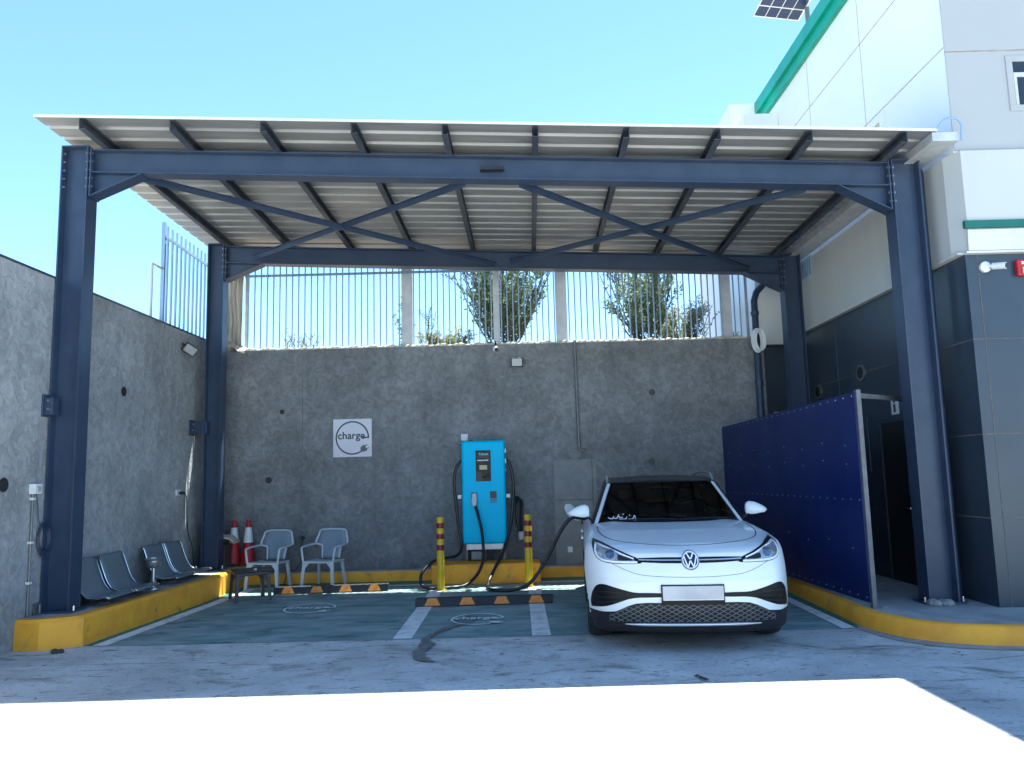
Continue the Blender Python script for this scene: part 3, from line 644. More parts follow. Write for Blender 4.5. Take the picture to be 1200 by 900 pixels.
rubble('mortar_lump', (4.36, 8.24, .168), .085, 'lumps of broken mortar at the foot of the right front column', 2)
rubble('mortar_lump', (3.74, 8.12, .168), .03, 'small mortar crumbs beside the blue screen post', 3)
rubble('stone', (-4.55, 7.78, 0), .05, 'dark round stone on the ground against the left kerb end', 6, 'stone', 'debris')
m = M()
for k in range(9):
    m.tube([(4.35 + .16 * cos(t) * (1 - k * .09), 6.35 + .13 * sin(t + .3 * k) * (1 - k * .08), .012 + .002 * k) for t in [q * pi / 10 for q in range(21)]], .004, 5, cap=False)
tag(part('wire_tangle', m, 'debris'), 'flat tangle of dark wire on the ground near the right edge', 'wire')

# ------------------------------------------------------------------ wall fittings
def floodlight(name, label):
    t = thing(name, label, 'floodlight', (0, 0, 0), 'floodlights on the grey walls')
    part('housing', M().box(-.10, .10, -.025, .02, -.075, .075), 'black', t, bevel=.01)
    part('glass', M().box(-.083, .083, -.03, -.026, -.06, .06), 'lampglass', t)
    part('bracket', M().box(-.11, -.103, -.01, .09, -.01, .01).box(.103, .11, -.01, .09, -.01, .01).box(-.11, .11, .085, .095, -.012, .012).tube([(0, .09, 0), (0, .13, 0)], .02, 8), 'black', t)
    return t
f1 = floodlight('floodlight', 'small square floodlight below the fence in the middle of the back wall')
f2 = dup(f1, (-4.93, 11.55, 3.66), 0, 'black floodlight turned outwards near the top of the left wall')
f1.location = (.06, 12.68, 3.5); f1.rotation_euler = (radians(8), 0, 0)
f2.rotation_euler = (radians(28), radians(28), radians(50)); f2.scale = (1.05, 1, 1.0)
dc = thing('dome_camera', 'white dome security camera on a short arm at the top of the back wall', 'security camera', (-.29, 12.75, 3.72))
part('arm', M().tube([(-.29, 12.80, 3.82), (-.29, 12.72, 3.86), (-.29, 12.70, 3.78)], .014, 8), 'black', dc)
part('dome', M().lathe([(.02, .045), (.05, .02), (.05, -.03), (.03, -.05)][::-1], (-.29, 12.70, 3.74), 18), 'white', dc, smooth=True)
part('lens', M().lathe([(.034, 0), (.028, .02), (.01, .028)], (-.275, 12.655, 3.715), 14, None, Matrix.Rotation(pi / 2, 4, 'X')), 'black', dc, smooth=True)
m = M().tube([(1.04, 12.77, 3.86), (1.055, 12.77, 2.06), (1.07, 12.77, 2.02), (1.14, 12.77, 2.0), (1.15, 12.80, 2.0)], .024, 10)
m.box(.98, 1.11, 12.775, 12.795, 2.97, 2.995); tag(part('conduit', m, 'galv', smooth=True), 'grey vertical conduit pipe on the upper back wall right of the charger', 'pipe')
m = M().box(-.90, -.79, 12.755, 12.80, 2.22, 2.33).box(-.885, -.805, 12.748, 12.755, 2.235, 2.315).tube([(-.84, 12.78, 2.22), (-.80, 12.6, 2.15)], .01, 6)
tag(part('junction_box', m, 'white', bevel=.003), 'small white junction box on the wall just above the cyan charger', 'junction box')
m = M().box(.81, .89, 12.745, 12.789, .36, .45).box(.825, .875, 12.74, 12.745, .38, .43); tag(part('wall_socket', m, 'white', bevel=.003), 'small white socket low on the back wall beside the car', 'socket')
sk_ = thing('wall_socket', 'socket with black plug and hanging cord low on the wall left of the second chair', 'socket', (-3.50, 12.78, .7))
part('plate', M().box(-3.56, -3.46, 12.775, 12.80, .62, .72), 'galv', sk_, bevel=.003); part('plug', M().tube([(-3.51, 12.775, .70), (-3.51, 12.72, .70)], .028, 10), 'black', sk_)
part('cord', M().tube(smoothpath([(-3.51, 12.72, .70), (-3.53, 12.70, .55), (-3.50, 12.66, .38), (-3.58, 12.6, .22), (-3.68, 12.45, .17), (-3.70, 12.3, .012), (-3.9, 12.1, .012)], 6), .007, 6), 'cable', sk_, smooth=True)
# left wall conduit
cb = thing('switch_box', 'white switch box on a thin conduit at the far left beside the column', 'switch box', (-5.05, 8.09, 1.6))
part('box', M().box(-5.07, -5.0, 8.03, 8.15, 1.55, 1.655), 'white', cb, bevel=.005); part('cover', M().box(-5.0, -4.992, 8.06, 8.12, 1.575, 1.63), 'lampglass', cb)
part('conduit', M().tube([(-5.055, 8.08, .3), (-5.055, 8.08, 1.55)], .013, 10), 'galv', cb, smooth=True)
m = M()
for z in (1.05, .64, 1.5): m.box(-5.07, -5.035, 8.055, 8.105, z - .012, z + .012)
pieces('clip', m, 'white', cb)
m = M()
for i in range(8):
    q = random.Random(i); r = .085 + q.uniform(-.012, .018); cy, cz_ = 8.27 + q.uniform(-.015, .015), 1.08 + q.uniform(-.03, .03)
    m.tube([(-5.045 + .003 * i, cy + r * cos(t), cz_ + 1.7 * r * sin(t)) for t in [k * pi / 14 for k in range(29)]], .0055, 6, cap=False)
m.tube(smoothpath([(-5.05, 8.13, 1.56), (-5.05, 8.17, 1.40), (-5.045, 8.19, 1.25), (-5.04, 8.24, 1.2)], 5), .005, 6)
tag(part('cable_coil', m, 'steel', smooth=True), 'coil of thin dark cable hung on the left wall under the switch box', 'cable')
os_ = thing('wall_socket', 'white socket with a black plug on the left wall above the last bench seat', 'socket', (-5.05, 11.57, 1.5))
part('plate', M().box(-5.07, -5.05, 11.50, 11.64, 1.45, 1.54), 'white', os_, bevel=.003); part('plug', M().box(-5.05, -4.99, 11.57, 11.66, 1.465, 1.51), 'black', os_, bevel=.008)
part('cord', M().tube(smoothpath([(-5.0, 11.66, 1.49), (-5.01, 11.75, 1.40), (-5.02, 11.80, 1.1), (-5.02, 11.88, .85), (-5.0, 11.98, .65), (-4.98, 12.0, .35)], 7), .007, 6), 'cable', os_, smooth=True)
# sign
sg = thing('charge_sign', 'square white wall sign with a ringed cord and the word charge', 'sign', (-2.71, 12.78, 2.31))
mt = Matrix.Translation((-2.71, 12.782, 2.315)) @ Matrix.Rotation(radians(90), 4, 'X')
part('panel', M().box(-3.03, -2.39, 12.783, 12.80, 2.0, 2.63), 'sign', sg)
cm, pl = charge_mark(.268); cm.v = [mt @ V((x, y, z + .003)) for x, y, z in cm.v]; pl.v = [mt @ V((x, y, .006)) for x, y, z in pl.v]
part('lettering', cm, 'signink', sg); part('plug_icon', pl, 'plugink', sg)

# ------------------------------------------------------------------ charger
pb = tag(part('yellow_block', M().box(-1.33, .34, 11.92, 12.485, 0, .30), 'kerb', bevel=.03), 'yellow painted concrete block under the cyan charger', 'block')
ch = thing('ev_charger', 'cyan wall mounted car charger with three black cables above the yellow block', 'charger', (-.51, 12.4, .3))
CX0, CX1, CY = -.865, -.175, 12.27
body = part('cabinet', M().box(CX0, CX1, CY, 12.62, .57, 2.19), 'cyan', ch, bevel=.035, seg=4)
part('screen_frame', M().box(-.665, -.375, CY - .006, CY, 1.52, 2.06), 'cyan', body, bevel=.012)
scr = part('screen', M().box(-.64, -.40, CY - .010, CY - .006, 1.545, 2.035), 'screen', ch)
m = M().box(-.605, -.425, CY - .012, CY - .010, 1.91, 2.0); part('screen_header', m, 'black', scr)
vs, fs = textmesh('Teison', .056, 0, .0008); mt = Matrix.Translation((-.515, CY - .0135, 1.975)) @ Matrix.Rotation(radians(90), 4, 'X')
part('screen_text', M().add([mt @ v for v in vs], fs), 'cyantext', scr)
part('screen_bar', M().box(-.61, -.435, CY - .012, CY - .010, 1.868, 1.885), 'white', scr)
part('screen_card', M().box(-.58, -.46, CY - .0125, CY - .010, 1.73, 1.80), 'cream', scr)
part('screen_plug_picture', M().add([(-.635, CY - .012, 1.55), (-.54, CY - .012, 1.55), (-.53, CY - .012, 1.64), (-.57, CY - .012, 1.70), (-.635, CY - .012, 1.70)], [(0, 1, 2, 3, 4)]).tube([(-.54, CY - .013, 1.62), (-.49, CY - .013, 1.60), (-.45, CY - .013, 1.66), (-.41, CY - .013, 1.60)], .012, 6), 'black', scr)
part('socket_recess', M().box(-.725, -.62, CY - .005, CY, 1.20, 1.385), 'cyand', ch); part('card_reader', M().box(-.42, -.32, CY - .008, CY, 1.28, 1.385).box(-.41, -.33, CY - .010, CY - .008, 1.30, 1.37), 'black', ch)
part('reader_surround', M().box(-.425, -.315, CY - .005, CY, 1.20, 1.39), 'cyand', ch)
part('base_plate', M().box(-.81, -.225, CY + .02, 12.6, .48, .57), 'gutterm', ch, bevel=.006)
pieces('support_leg', M().box(-.84, -.80, 12.5, 12.6, .17, .57).box(-.24, -.20, 12.5, 12.6, .17, .57).box(-.74, -.57, 12.35, 12.5, .32, .45), 'galv', ch, bevel=.004)
part('cable_gland_box', M().box(-.56, -.50, 12.3, 12.45, .30, .47).tube([(-.76, 12.34, .48), (-.76, 12.34, .31)], .02, 8), 'black', ch)
for x in (-.905, -.135): part('cable_hook', M().box(x - .03, x + .03, CY + .02, CY + .14, 1.28, 1.34), 'white', ch, bevel=.006)
pieces('top_gland', M().box(-.75, -.68, 12.35, 12.45, 2.19, 2.205).box(-.38, -.32, 12.35, 12.45, 2.19, 2.205), 'black', ch)
pieces('side_latch', M().box(-.175, -.155, 12.32, 12.4, 1.99, 2.06).box(-.175, -.155, 12.32, 12.4, 1.82, 1.9).box(-.175, -.16, 12.32, 12.4, 1.70, 1.74), 'white', ch, bevel=.004)
c1 = part('charging_cable', M().tube(smoothpath([(-.87, 12.35, 1.88), (-.95, 12.33, 1.78), (-.99, 12.32, 1.55), (-.965, 12.32, 1.2), (-.93, 12.3, .85), (-.88, 12.25, .55), (-.95, 12.1, .42), (-1.12, 11.95, .40), (-1.28, 11.75, .37), (-1.42, 11.55, .24), (-1.42, 11.45, .08), (-1.28, 11.38, .03), (-1.0, 11.42, .03), (-.78, 11.5, .05), (-.60, 11.7, .20), (-.53, 11.85, .42), (-.55, 12.05, .75), (-.61, 12.15, 1.02), (-.665, 12.23, 1.2)], 10), .024, 12), 'cable', ch, smooth=True)
cn = part('connector', M().tube([(-.665, 12.20, 1.30), (-.67, 12.16, 1.24), (-.665, 12.17, 1.17)], [.038, .042, .026], 12).tube([(-.665, 12.25, 1.31), (-.668, 12.2, 1.33)], .034, 12), 'white', c1, smooth=True)
c2_ = part('charging_cable', M().tube(smoothpath([(-.17, 12.35, 1.90), (-.10, 12.33, 1.80), (-.05, 12.32, 1.5), (-.07, 12.32, 1.15), (-.12, 12.25, .80), (-.24, 12.05, .45), (-.36, 11.80, .24), (-.44, 11.5, .09), (-.44, 11.25, .03), (-.33, 11.08, .027), (-.12, 11.02, .03), (.12, 11.0, .10), (.32, 11.0, .32), (.48, 11.0, .60), (.62, 11.0, .85), (.74, 11.0, .99), (.85, 11.02, 1.02)], 10), .026, 12), 'cable', ch, smooth=True)
part('connector', M().tube([(.83, 11.02, 1.015), (.93, 11.03, 1.02)], [.035, .045], 12), 'black', c2_, smooth=True)
# hanging plug bundle to the right of the charger
hb = thing('hanging_plug_bundle', 'black cable bundle with a clear inline box hanging on the wall right of the charger', 'cable', (.03, 12.72, 1.2))
m = M(); q = random.Random(4)
for i in range(9):
    a = q.uniform(-.05, .07); m.tube(smoothpath([(.0 + a * .3, 12.78, 1.28), (.03 + a, 12.70, 1.18), (.02 + a, 12.69, 1.0), (.04 + a * .6, 12.70, .82 - .1 * q.random()), (.05, 12.73, .74)], 5), .014, 7)
part('cables', m, 'cable', hb, smooth=True); part('inline_box', M().box(.01, .10, 12.68, 12.75, .58, .72), 'clearp', hb, bevel=.012); part('cord', M().tube([(.055, 12.72, 1.1), (.055, 12.71, .72), (.055, 12.72, .50)], .009, 8), 'galv', hb)

# ------------------------------------------------------------------ bollards, wheel stops
bo = thing('bollard', 'yellow and red banded steel bollard left of the charger', 'bollard', (0, 0, 0), 'banded bollards before the charger')
part('post', M().lathe([(.053, 0), (.053, 1.03), (.047, 1.045), (.0, 1.047)], n=24), 'yellow', bo, smooth=True)
for z in (.925, .77, .61): part('red_band', M().lathe([(.0545, z - .038), (.0545, z + .038)], n=24), 'red', bo, smooth=True)
part('base_plate', M().lathe([(.085, .008), (.085, .018)], n=4), 'yellow', bo)
dup(bo, (.15, 11.49, 0), 0, 'yellow and red banded bollard between the charger and the car, cord in front'); bo.location = (-1.13, 11.37, 0)
wt = thing('wheel_stop', 'black rubber wheel stop with amber reflectors before the bollards', 'wheel stop', (0, 0, 0), 'rubber wheel stops')
part('body', M().prism([(-.875, -.075, 0), (-.875, .075, 0), (-.865, .045, .1), (-.865, -.045, .1)], (1.74, 0, 0)), 'rubber', wt, bevel=.006)
for i in range(4):
    x = -.655 + i * .437; part('reflector', M().add([(x - .10, -.0775, .012), (x + .10, -.0775, .012), (x + .055, -.046, .098), (x - .055, -.046, .098), (x - .10, -.07, .010), (x + .10, -.07, .010), (x + .055, -.04, .095), (x - .055, -.04, .095)], [(0, 1, 2, 3), (4, 5, 6, 7), (0, 1, 5, 4), (2, 3, 7, 6), (1, 2, 6, 5), (0, 3, 7, 4)]), 'orange', wt)
w2 = dup(wt, (-2.72, 11.42, .008), radians(4), 'rubber wheel stop with amber reflectors in front of the two grey chairs'); w2.scale = (.94, 1, 1)
wt.location = (-.445, 10.02, .008); wt.rotation_euler = (0, 0, radians(2))

# ------------------------------------------------------------------ cones
cn_ = thing('traffic_cone', 'red and white traffic cone, the left of two, its side behind the carton', 'traffic cone', (0, 0, 0), 'traffic cones at the left corner')
part('body', M().lathe([(.125, .03), (.115, .05), (.035, .70), (.028, .72), (0, .72)], n=28), 'conered', cn_, smooth=True); part('base', M().box(-.15, .15, -.15, .15, 0, .03), 'black', cn_, bevel=.01)
r_ = lambda z: .115 - (.08) * (z - .05) / .65 + .002
part('white_collar', M().lathe([(r_(.36), .36), (r_(.60), .60)], n=28), 'white', cn_, smooth=True)
dup(cn_, (-4.36, 12.62, .30), .4, 'red and white traffic cone, the right of two, behind the grey chair'); cn_.location = (-4.60, 12.64, .30)
part_ = M().box(-4.46, -4.15, 12.48, 12.79, .172, .298); struct('corner_plinth', part_, 'concrete2')
bx = thing('cardboard_box', 'dark brown carton on the kerb between the rear column and the cones', 'carton', (-4.92, 12.35, .3))
part('carton', M().box(-4.95, -4.60, 12.24, 12.5, .30, .66), 'carton', bx, bevel=.006); part('tape', M().box(-4.80, -4.76, 12.237, 12.24, .30, .66), 'cream', bx)
m = M(); rows = []; q = random.Random(8)
for j in range(7):
    rows.append([(-4.92 + .46 * i / 9, 12.20 + .3 * j / 6, .68 + .22 * (1 - i / 9) + .04 * sin(j * 1.3 + i) + q.uniform(-.012, .012)) for i in range(10)])
m.grid(rows); o = part('cement_bag', m, 'tarp', smooth=True, sub=1); s = o.modifiers.new('t', 'SOLIDIFY'); s.thickness = .03; tag(o, 'sunlit crumpled cream paper bag lying on the brown carton', 'bag')

# ------------------------------------------------------------------ plastic chairs
def chair():
    t = thing('plastic_chair', 'grey blue plastic armchair nearest the dark stool', 'chair', (0, 0, 0), 'grey plastic armchairs')
    # faces -y ; seat z .42
    m = M(); rows = []
    for j in range(9):
        y = -.22 + .42 * j / 8; wd = .225 - .03 * j / 8
        rows.append([(wd * (2 * i / 8 - 1), y, .425 - .012 * (1 - (2 * i / 8 - 1) ** 2) - .015 * (j / 8) - (.02 if j == 0 else 0)) for i in range(9)])
    m.grid(rows); o = part('seat', m, 'chair', t, smooth=True); s = o.modifiers.new('s', 'SOLIDIFY'); s.thickness = .012
    part('seat_rim', M().tube(smoothpath([(-.22, .2, .40), (-.23, -.2, .405), (-.2, -.235, .405), (.2, -.235, .405), (.23, -.2, .405), (.22, .2, .40)], 4), .018, 8), 'chair', t, smooth=True)
    # backrest frame and panel
    outl = [(-.14, .20, .43), (-.15, .225, .56), (-.17, .24, .63), (-.255, .235, .66), (-.265, .24, .70), (-.235, .27, .80), (-.20, .285, .875), (0, .295, .89), (.20, .285, .875), (.235, .27, .80), (.265, .24, .70), (.255, .235, .66), (.17, .24, .63), (.15, .225, .56), (.14, .20, .43)]
    part('back_frame', M().tube(smoothpath(outl, 4), .017, 8), 'chair', t, smooth=True)
    m = M(); rows = []
    for j in range(13):
        z = .43 + .45 * j / 12; wd = .14 + .02 * (j / 5) if j < 5 else (.20 + .055 * min(1, (j - 5)) if j < 9 else .235 - .035 * (j - 9) / 3); wd = max(.13, wd - .012)
        rows.append([(wd * (2 * i / 6 - 1), .20 + .095 * (z - .43) / .46 + .012 * (1 - (2 * i / 6 - 1) ** 2) + .0, z) for i in range(7)])
    m.grid(rows); o = part('backrest', m, 'chairp', t, smooth=True); s = o.modifiers.new('s', 'SOLIDIFY'); s.thickness = .008
    for sx in (-1, 1):
        part('armrest', M().tube(smoothpath([(sx * .25, .245, .66), (sx * .275, .12, .655), (sx * .285, -.08, .645), (sx * .28, -.2, .635), (sx * .27, -.235, .60), (sx * .245, -.235, .41)], 5), [.017] * 26, 8), 'chair', t, smooth=True)
        m = M(); m.prism([(sx * .20, -.245, .41), (sx * .25, -.245, .41), (sx * .25, -.21, .41), (sx * .21, -.20, .41)], (sx * .03, -.035, -.41)); m.prism([(sx * .13, -.245, .405), (sx * .2, -.245, .41), (sx * .215, -.25, .30)], (0, .014, 0)); part('leg', m, 'chair', t, bevel=.004)
        m = M(); m.prism([(sx * .17, .17, .41), (sx * .215, .17, .41), (sx * .215, .21, .41), (sx * .18, .21, .41)], (sx * .03, .07, -.41)); part('leg', m, 'chair', t, bevel=.004)
    return t
c = chair(); cc2 = dup(c, (-2.99, 12.10, .005), radians(-12), 'grey blue plastic armchair standing alone, the right one of the pair'); cc2.scale = (1, 1, .955); c.location = (-3.84, 12.08, .005); c.rotation_euler = (0, 0, radians(-9)); c.scale = (1, 1, .955)
# stool
st = thing('side_table', 'dark brown low plastic table in front of the left chair', 'table', (-3.74, 10.92, .008))
def Rz(a, c): return Matrix.Translation(c) @ Matrix.Rotation(a, 4, 'Z')
mt = Rz(radians(30), (-3.74, 10.92, .008))
m = M(); m.box(-.23, .23, -.23, .23, .385, .41, 0, mt); m.box(-.22, .22, -.22, .22, .34, .385, 0, mt); part('top', m, 'brown', st, bevel=.012, seg=3)
for sx in (-1, 1):
    for sy in (-1, 1):
        m = M(); m.prism([(sx * .19, sy * .225, .36), (sx * .225, sy * .225, .36), (sx * .225, sy * .175, .36), (sx * .185, sy * .185, .36), (sx * .175, sy * .225, .36)], (sx * .02, sy * .02, -.36), 0, mt)
        m.prism([(sx * .19, sy * .222, .34), (sx * .12, sy * .222, .34), (sx * .2, sy * .224, .22)], (0, -sy * .01, 0), 0, mt); m.prism([(sx * .222, sy * .19, .34), (sx * .222, sy * .12, .34), (sx * .224, sy * .2, .22)], (-sx * .01, 0, 0), 0, mt)
        part('leg', m, 'brown', st, bevel=.004)
m = M().box(-3.90, -3.86, 10.75, 10.78, .419, .44).tube([(-3.72, 10.86, .42), (-3.68, 10.86, .42)], .012, 8); tag(part('bottle_cap', M().lathe([(.02, 0), (.018, .02), (0, .02)], (-3.63, 10.80, .419), 12), 'white', smooth=True), 'small white bottle cap on the dark low table', 'bottle cap')

# ------------------------------------------------------------------ bench seats
def seat(y0, y1, t):
    prof = [(-4.985, .80), (-4.955, .77), (-4.90, .62), (-4.85, .50), (-4.79, .42), (-4.72, .385), (-4.62, .39), (-4.54, .40), (-4.49, .385)]
    prof = [(p.x, p.z) for p in smoothpath([(x, 0, z) for x, z in prof], 4)]
    m = M(); rows = [[(x, y, z) for x, z in prof] for y in np.linspace(y0, y1, 6)]
    m.grid(rows); s_ = part('seat', m, 'seatg', t, smooth=True); q = s_.modifiers.new('s', 'SOLIDIFY'); q.thickness = .008; q.offset = 0
    for yy in (y0, y1): part('chrome_edge', M().tube([(x, yy, z) for x, z in prof], .010, 8), 'chrome', s_, smooth=True)
def bench(ys, label):
    t = thing('bench_seat', label, 'bench', (-4.75, ys[0][0], .30), 'steel bench seats on the left plinth')
    for a, b in ys: seat(a, b, t)
    part('beam', M().box(-4.80, -4.74, ys[0][0] + .05, ys[-1][1] - .05, .325, .365), 'black', t)
    for yy in (ys[0][0] + .2, ys[-1][1] - .2): part('leg', M().box(-4.97, -4.60, yy - .02, yy + .02, .30, .325).box(-4.80, -4.74, yy - .02, yy + .02, .325, .33), 'chrome', t)
    return t
bench([(8.62, 9.17), (9.24, 9.80)], 'pair of grey steel bench seats just behind the front left column')
bench([(10.34, 10.88), (10.94, 11.46)], 'pair of grey steel bench seats between the ashtray and the rear left column')
m = M(); ash = thing('pedestal_ashtray', 'steel pedestal ashtray standing between the two pairs of bench seats', 'ashtray', (-4.66, 10.0, .3))
part('bowl', M().lathe([(.05, .265), (.075, .27), (.09, .29), (.092, .36), (.12, .375), (.122, .385), (.085, .387), (.08, .34)], (-4.66, 10.0, .30), 24), 'steelb', ash, smooth=True); part('stem', M().lathe([(.09, 0), (.088, .015), (.03, .025), (.028, .27)], (-4.66, 10.0, .30), 20), 'steelb', ash, smooth=True)

# ------------------------------------------------------------------ plants
def shrub(name, base, h, spread, nst, leafn, lsz, mat, label, cat, seed, group=None, fork=2, flowers=0, upright=.5, lean=0, start=.18):
    q = random.Random(seed); t = thing(name, label, cat, base, group); bmh = M(); lf = M(); B = V(base)
    segs = []
    for i in range(nst):
        a = 2 * pi * i / nst + q.uniform(-.4, .4); sp = spread * q.uniform(.35, 1); hh = h * q.uniform(.72, 1.02)
        mid = B + V((cos(a) * sp * .55 + lean * .4, sin(a) * sp * .55, hh * .45)); tip = B + V((cos(a) * sp + lean, sin(a) * sp, hh))
        P = smoothpath([B + V((q.uniform(-.04, .04), q.uniform(-.04, .04), -.05)), mid, tip], 6); P = [p + V((q.uniform(-.02, .02), q.uniform(-.02, .02), 0)) for p in P]
        bmh.tube(P, [.011 * h * .6 * (1 - .8 * k / len(P)) + .003 for k in range(len(P))], 6); segs.append(P)
        for f in range(fork):
            k = q.randint(3, len(P) - 3); d = V((q.uniform(-1, 1), q.uniform(-1, 1), q.uniform(.8, 2.2))).normalized() * h * q.uniform(.18, .36); Q = [P[k], P[k] + d * .5 + V((q.uniform(-.03, .03), 0, 0)), P[k] + d]
            bmh.tube(Q, [.008, .006, .003], 5); segs.append(smoothpath(Q, 5))
    part('stems', bmh, 'bark', t)
    tot = sum(len(s) for s in segs)
    for s_ in segs:
        n = int(leafn * len(s_) / tot)
        for _ in range(n):
            k = q.random() ** .8 * (len(s_) - 1)
            if len(s_) > 10 and k / len(s_) < start: continue
            p = s_[int(k)].lerp(s_[min(int(k) + 1, len(s_) - 1)], k % 1) + V((q.gauss(0, 1), q.gauss(0, 1), q.gauss(0, .6))) * .035
            d = V((q.gauss(0, 1), q.gauss(0, 1), q.gauss(.6, .7))).normalized(); sd = d.cross(V((q.gauss(0, 1), q.gauss(0, 1), q.gauss(0, 1)))).normalized(); L_ = lsz * q.uniform(.6, 1.3)
            lf.poly([p, p + d * L_ * .5 + sd * L_ * .22, p + d * L_, p + d * L_ * .5 - sd * L_ * .22], 1 if q.random() < flowers and p.z - B.z < h * .35 else 0)
    part('foliage', lf, [mat, 'flower'], t)
    return t
shrub('shrub', (-.18, 14.3, 3.72), 2.45, 1.12, 24, 13500, .078, 'leaf', 'tall dark green shrub fanning out behind the middle of the fence', 'shrub', 21, 'shrubs behind the fence', fork=5)
shrub('shrub', (2.52, 14.4, 3.72), 2.25, .80, 17, 9000, .078, 'leaf', 'upright dark green shrub behind the right half of the fence', 'shrub', 22, 'shrubs behind the fence', fork=5, lean=-.1)
shrub('bush', (3.32, 15.0, 3.72), 1.25, .80, 24, 7000, .058, 'leaf3', 'pale airy bush with reddish flowers right of the upright shrub', 'bush', 23, fork=4, flowers=.5, start=0)
shrub('leafy_stems', (-1.98, 14.0, 3.72), 1.30, .12, 4, 900, .06, 'leaf3', 'thin leafy stems beside the wide fence post left of the big shrub', 'plant', 24, fork=1, start=.05)
shrub('leafy_stems', (-1.62, 14.0, 3.72), 1.25, .10, 3, 600, .036, 'leaf', 'few thin dark stems just right of the wide fence post', 'plant', 26, fork=1, lean=.15)
shrub('dry_bush', (-1.28, 14.4, 3.72), .62, .55, 26, 7000, .055, 'leaf2', 'low yellowish dry bush behind the fence between post and big shrub', 'bush', 25, fork=3, start=0)
shrub('dry_weeds', (-4.1, 14.6, 3.72), .75, .45, 14, 900, .045, 'leaf2', 'sparse dry weeds behind the left end of the fence', 'weeds', 27, fork=3)
shrub('small_plant', (3.98, 13.6, 3.72), .40, .13, 7, 260, .04, 'leaf3', 'small potted looking plant by the right end of the fence', 'plant', 28, fork=1, flowers=.6, start=0)
m = M().tube([(-3.05 + .22 * cos(t), 14.2, 3.74 + .30 * sin(t)) for t in [k * pi / 14 for k in range(15)]], .008, 6).tube([(-2.6, 14.2, 3.72), (-2.25, 14.2, 3.98)], .012, 6)
tag(part('wire_hoop', m, 'fpost'), 'thin wire hoop standing behind the left part of the fence', 'wire')

# ------------------------------------------------------------------ car (local frame: x sideways, y back from the nose, z up)
def smax(a, b, k):
    h = np.clip(.5 + .5 * (a - b) / k, 0, 1); return b + (a - b) * h + k * h * (1 - h)
def yfront(x, z):
    c = np.interp(z, [.15, .22, .35, .5, .62, .72, .8, .87, .93, 1.0], [.10, .06, .015, 0, .005, .03, .065, .11, .20, .36])
    a = np.abs(x) / .95
    return c + .13 * a ** 2 + .36 * a ** 8
def halfw(y, z):
    w = np.interp(z, [.15, .3, .5, .7, .85, .97, 1.07], [.925, .95, .955, .955, .945, .915, .85])
    return w - .03 * np.clip((y - 3.8) / .8, 0, 1) ** 2 - .012 * np.exp(-((y - 2.2) / .7) ** 2) * (z < .75)
def ztop(x, y):
    c = np.interp(y, [.1, .2, .35, .6, 1.0, 1.4, 1.75, 2.2, 4.6], [.87, .905, .94, .975, 1.025, 1.055, 1.075, 1.08, 1.06])
    a = np.abs(x) / .9
    return c - .035 * a ** 4 + .012 * np.exp(-((np.abs(x) - .62) / .12) ** 2) * np.clip((y - .3) / .6, 0, 1)
def gbody(x, y, z):
    g = smax(yfront(x, z) - y, np.abs(x) - halfw(y, z), .05)
    g = smax(g, z - ztop(x, y), .035)
    g = smax(g, .17 + .05 * np.clip((y - .3) / .5, 0, 1) - z, .03)
    yr = 4.6 - .25 * np.clip((z - .75) / .3, 0, 1) - .1 * (np.abs(x) / .95) ** 4
    g = smax(g, y - yr, .06)
    for yw in (.93, 3.7):
        r = .405 - np.sqrt((y - yw) ** 2 + (z - .35) ** 2)
        g = np.maximum(g, np.minimum(r, (np.abs(x) - .60)))
    return g
def ggh(x, y, z):
    zr = np.interp(y, [1.5, 2.3, 2.7, 3.2, 3.8, 4.2, 4.6], [1.48, 1.525, 1.565, 1.575, 1.555, 1.51, 1.42]) - .03 * (np.abs(x) / .65) ** 2
    ws = (1.52 + .2 * (x / .8) ** 2 + (z - 1.05) * 1.72) - y
    g = smax(z - zr, ws * .5, .03)
    w_ = .865 - .42 * np.clip(z - 1.03, 0, 1) - .06 * np.clip((y - 3.2) / 1.4, 0, 1)
    g = smax(g, np.abs(x) - w_, .05)
    g = smax(g, (y - (4.58 - .75 * (z - 1.0))) * .8, .05)
    return smax(g, .95 - z, .01)

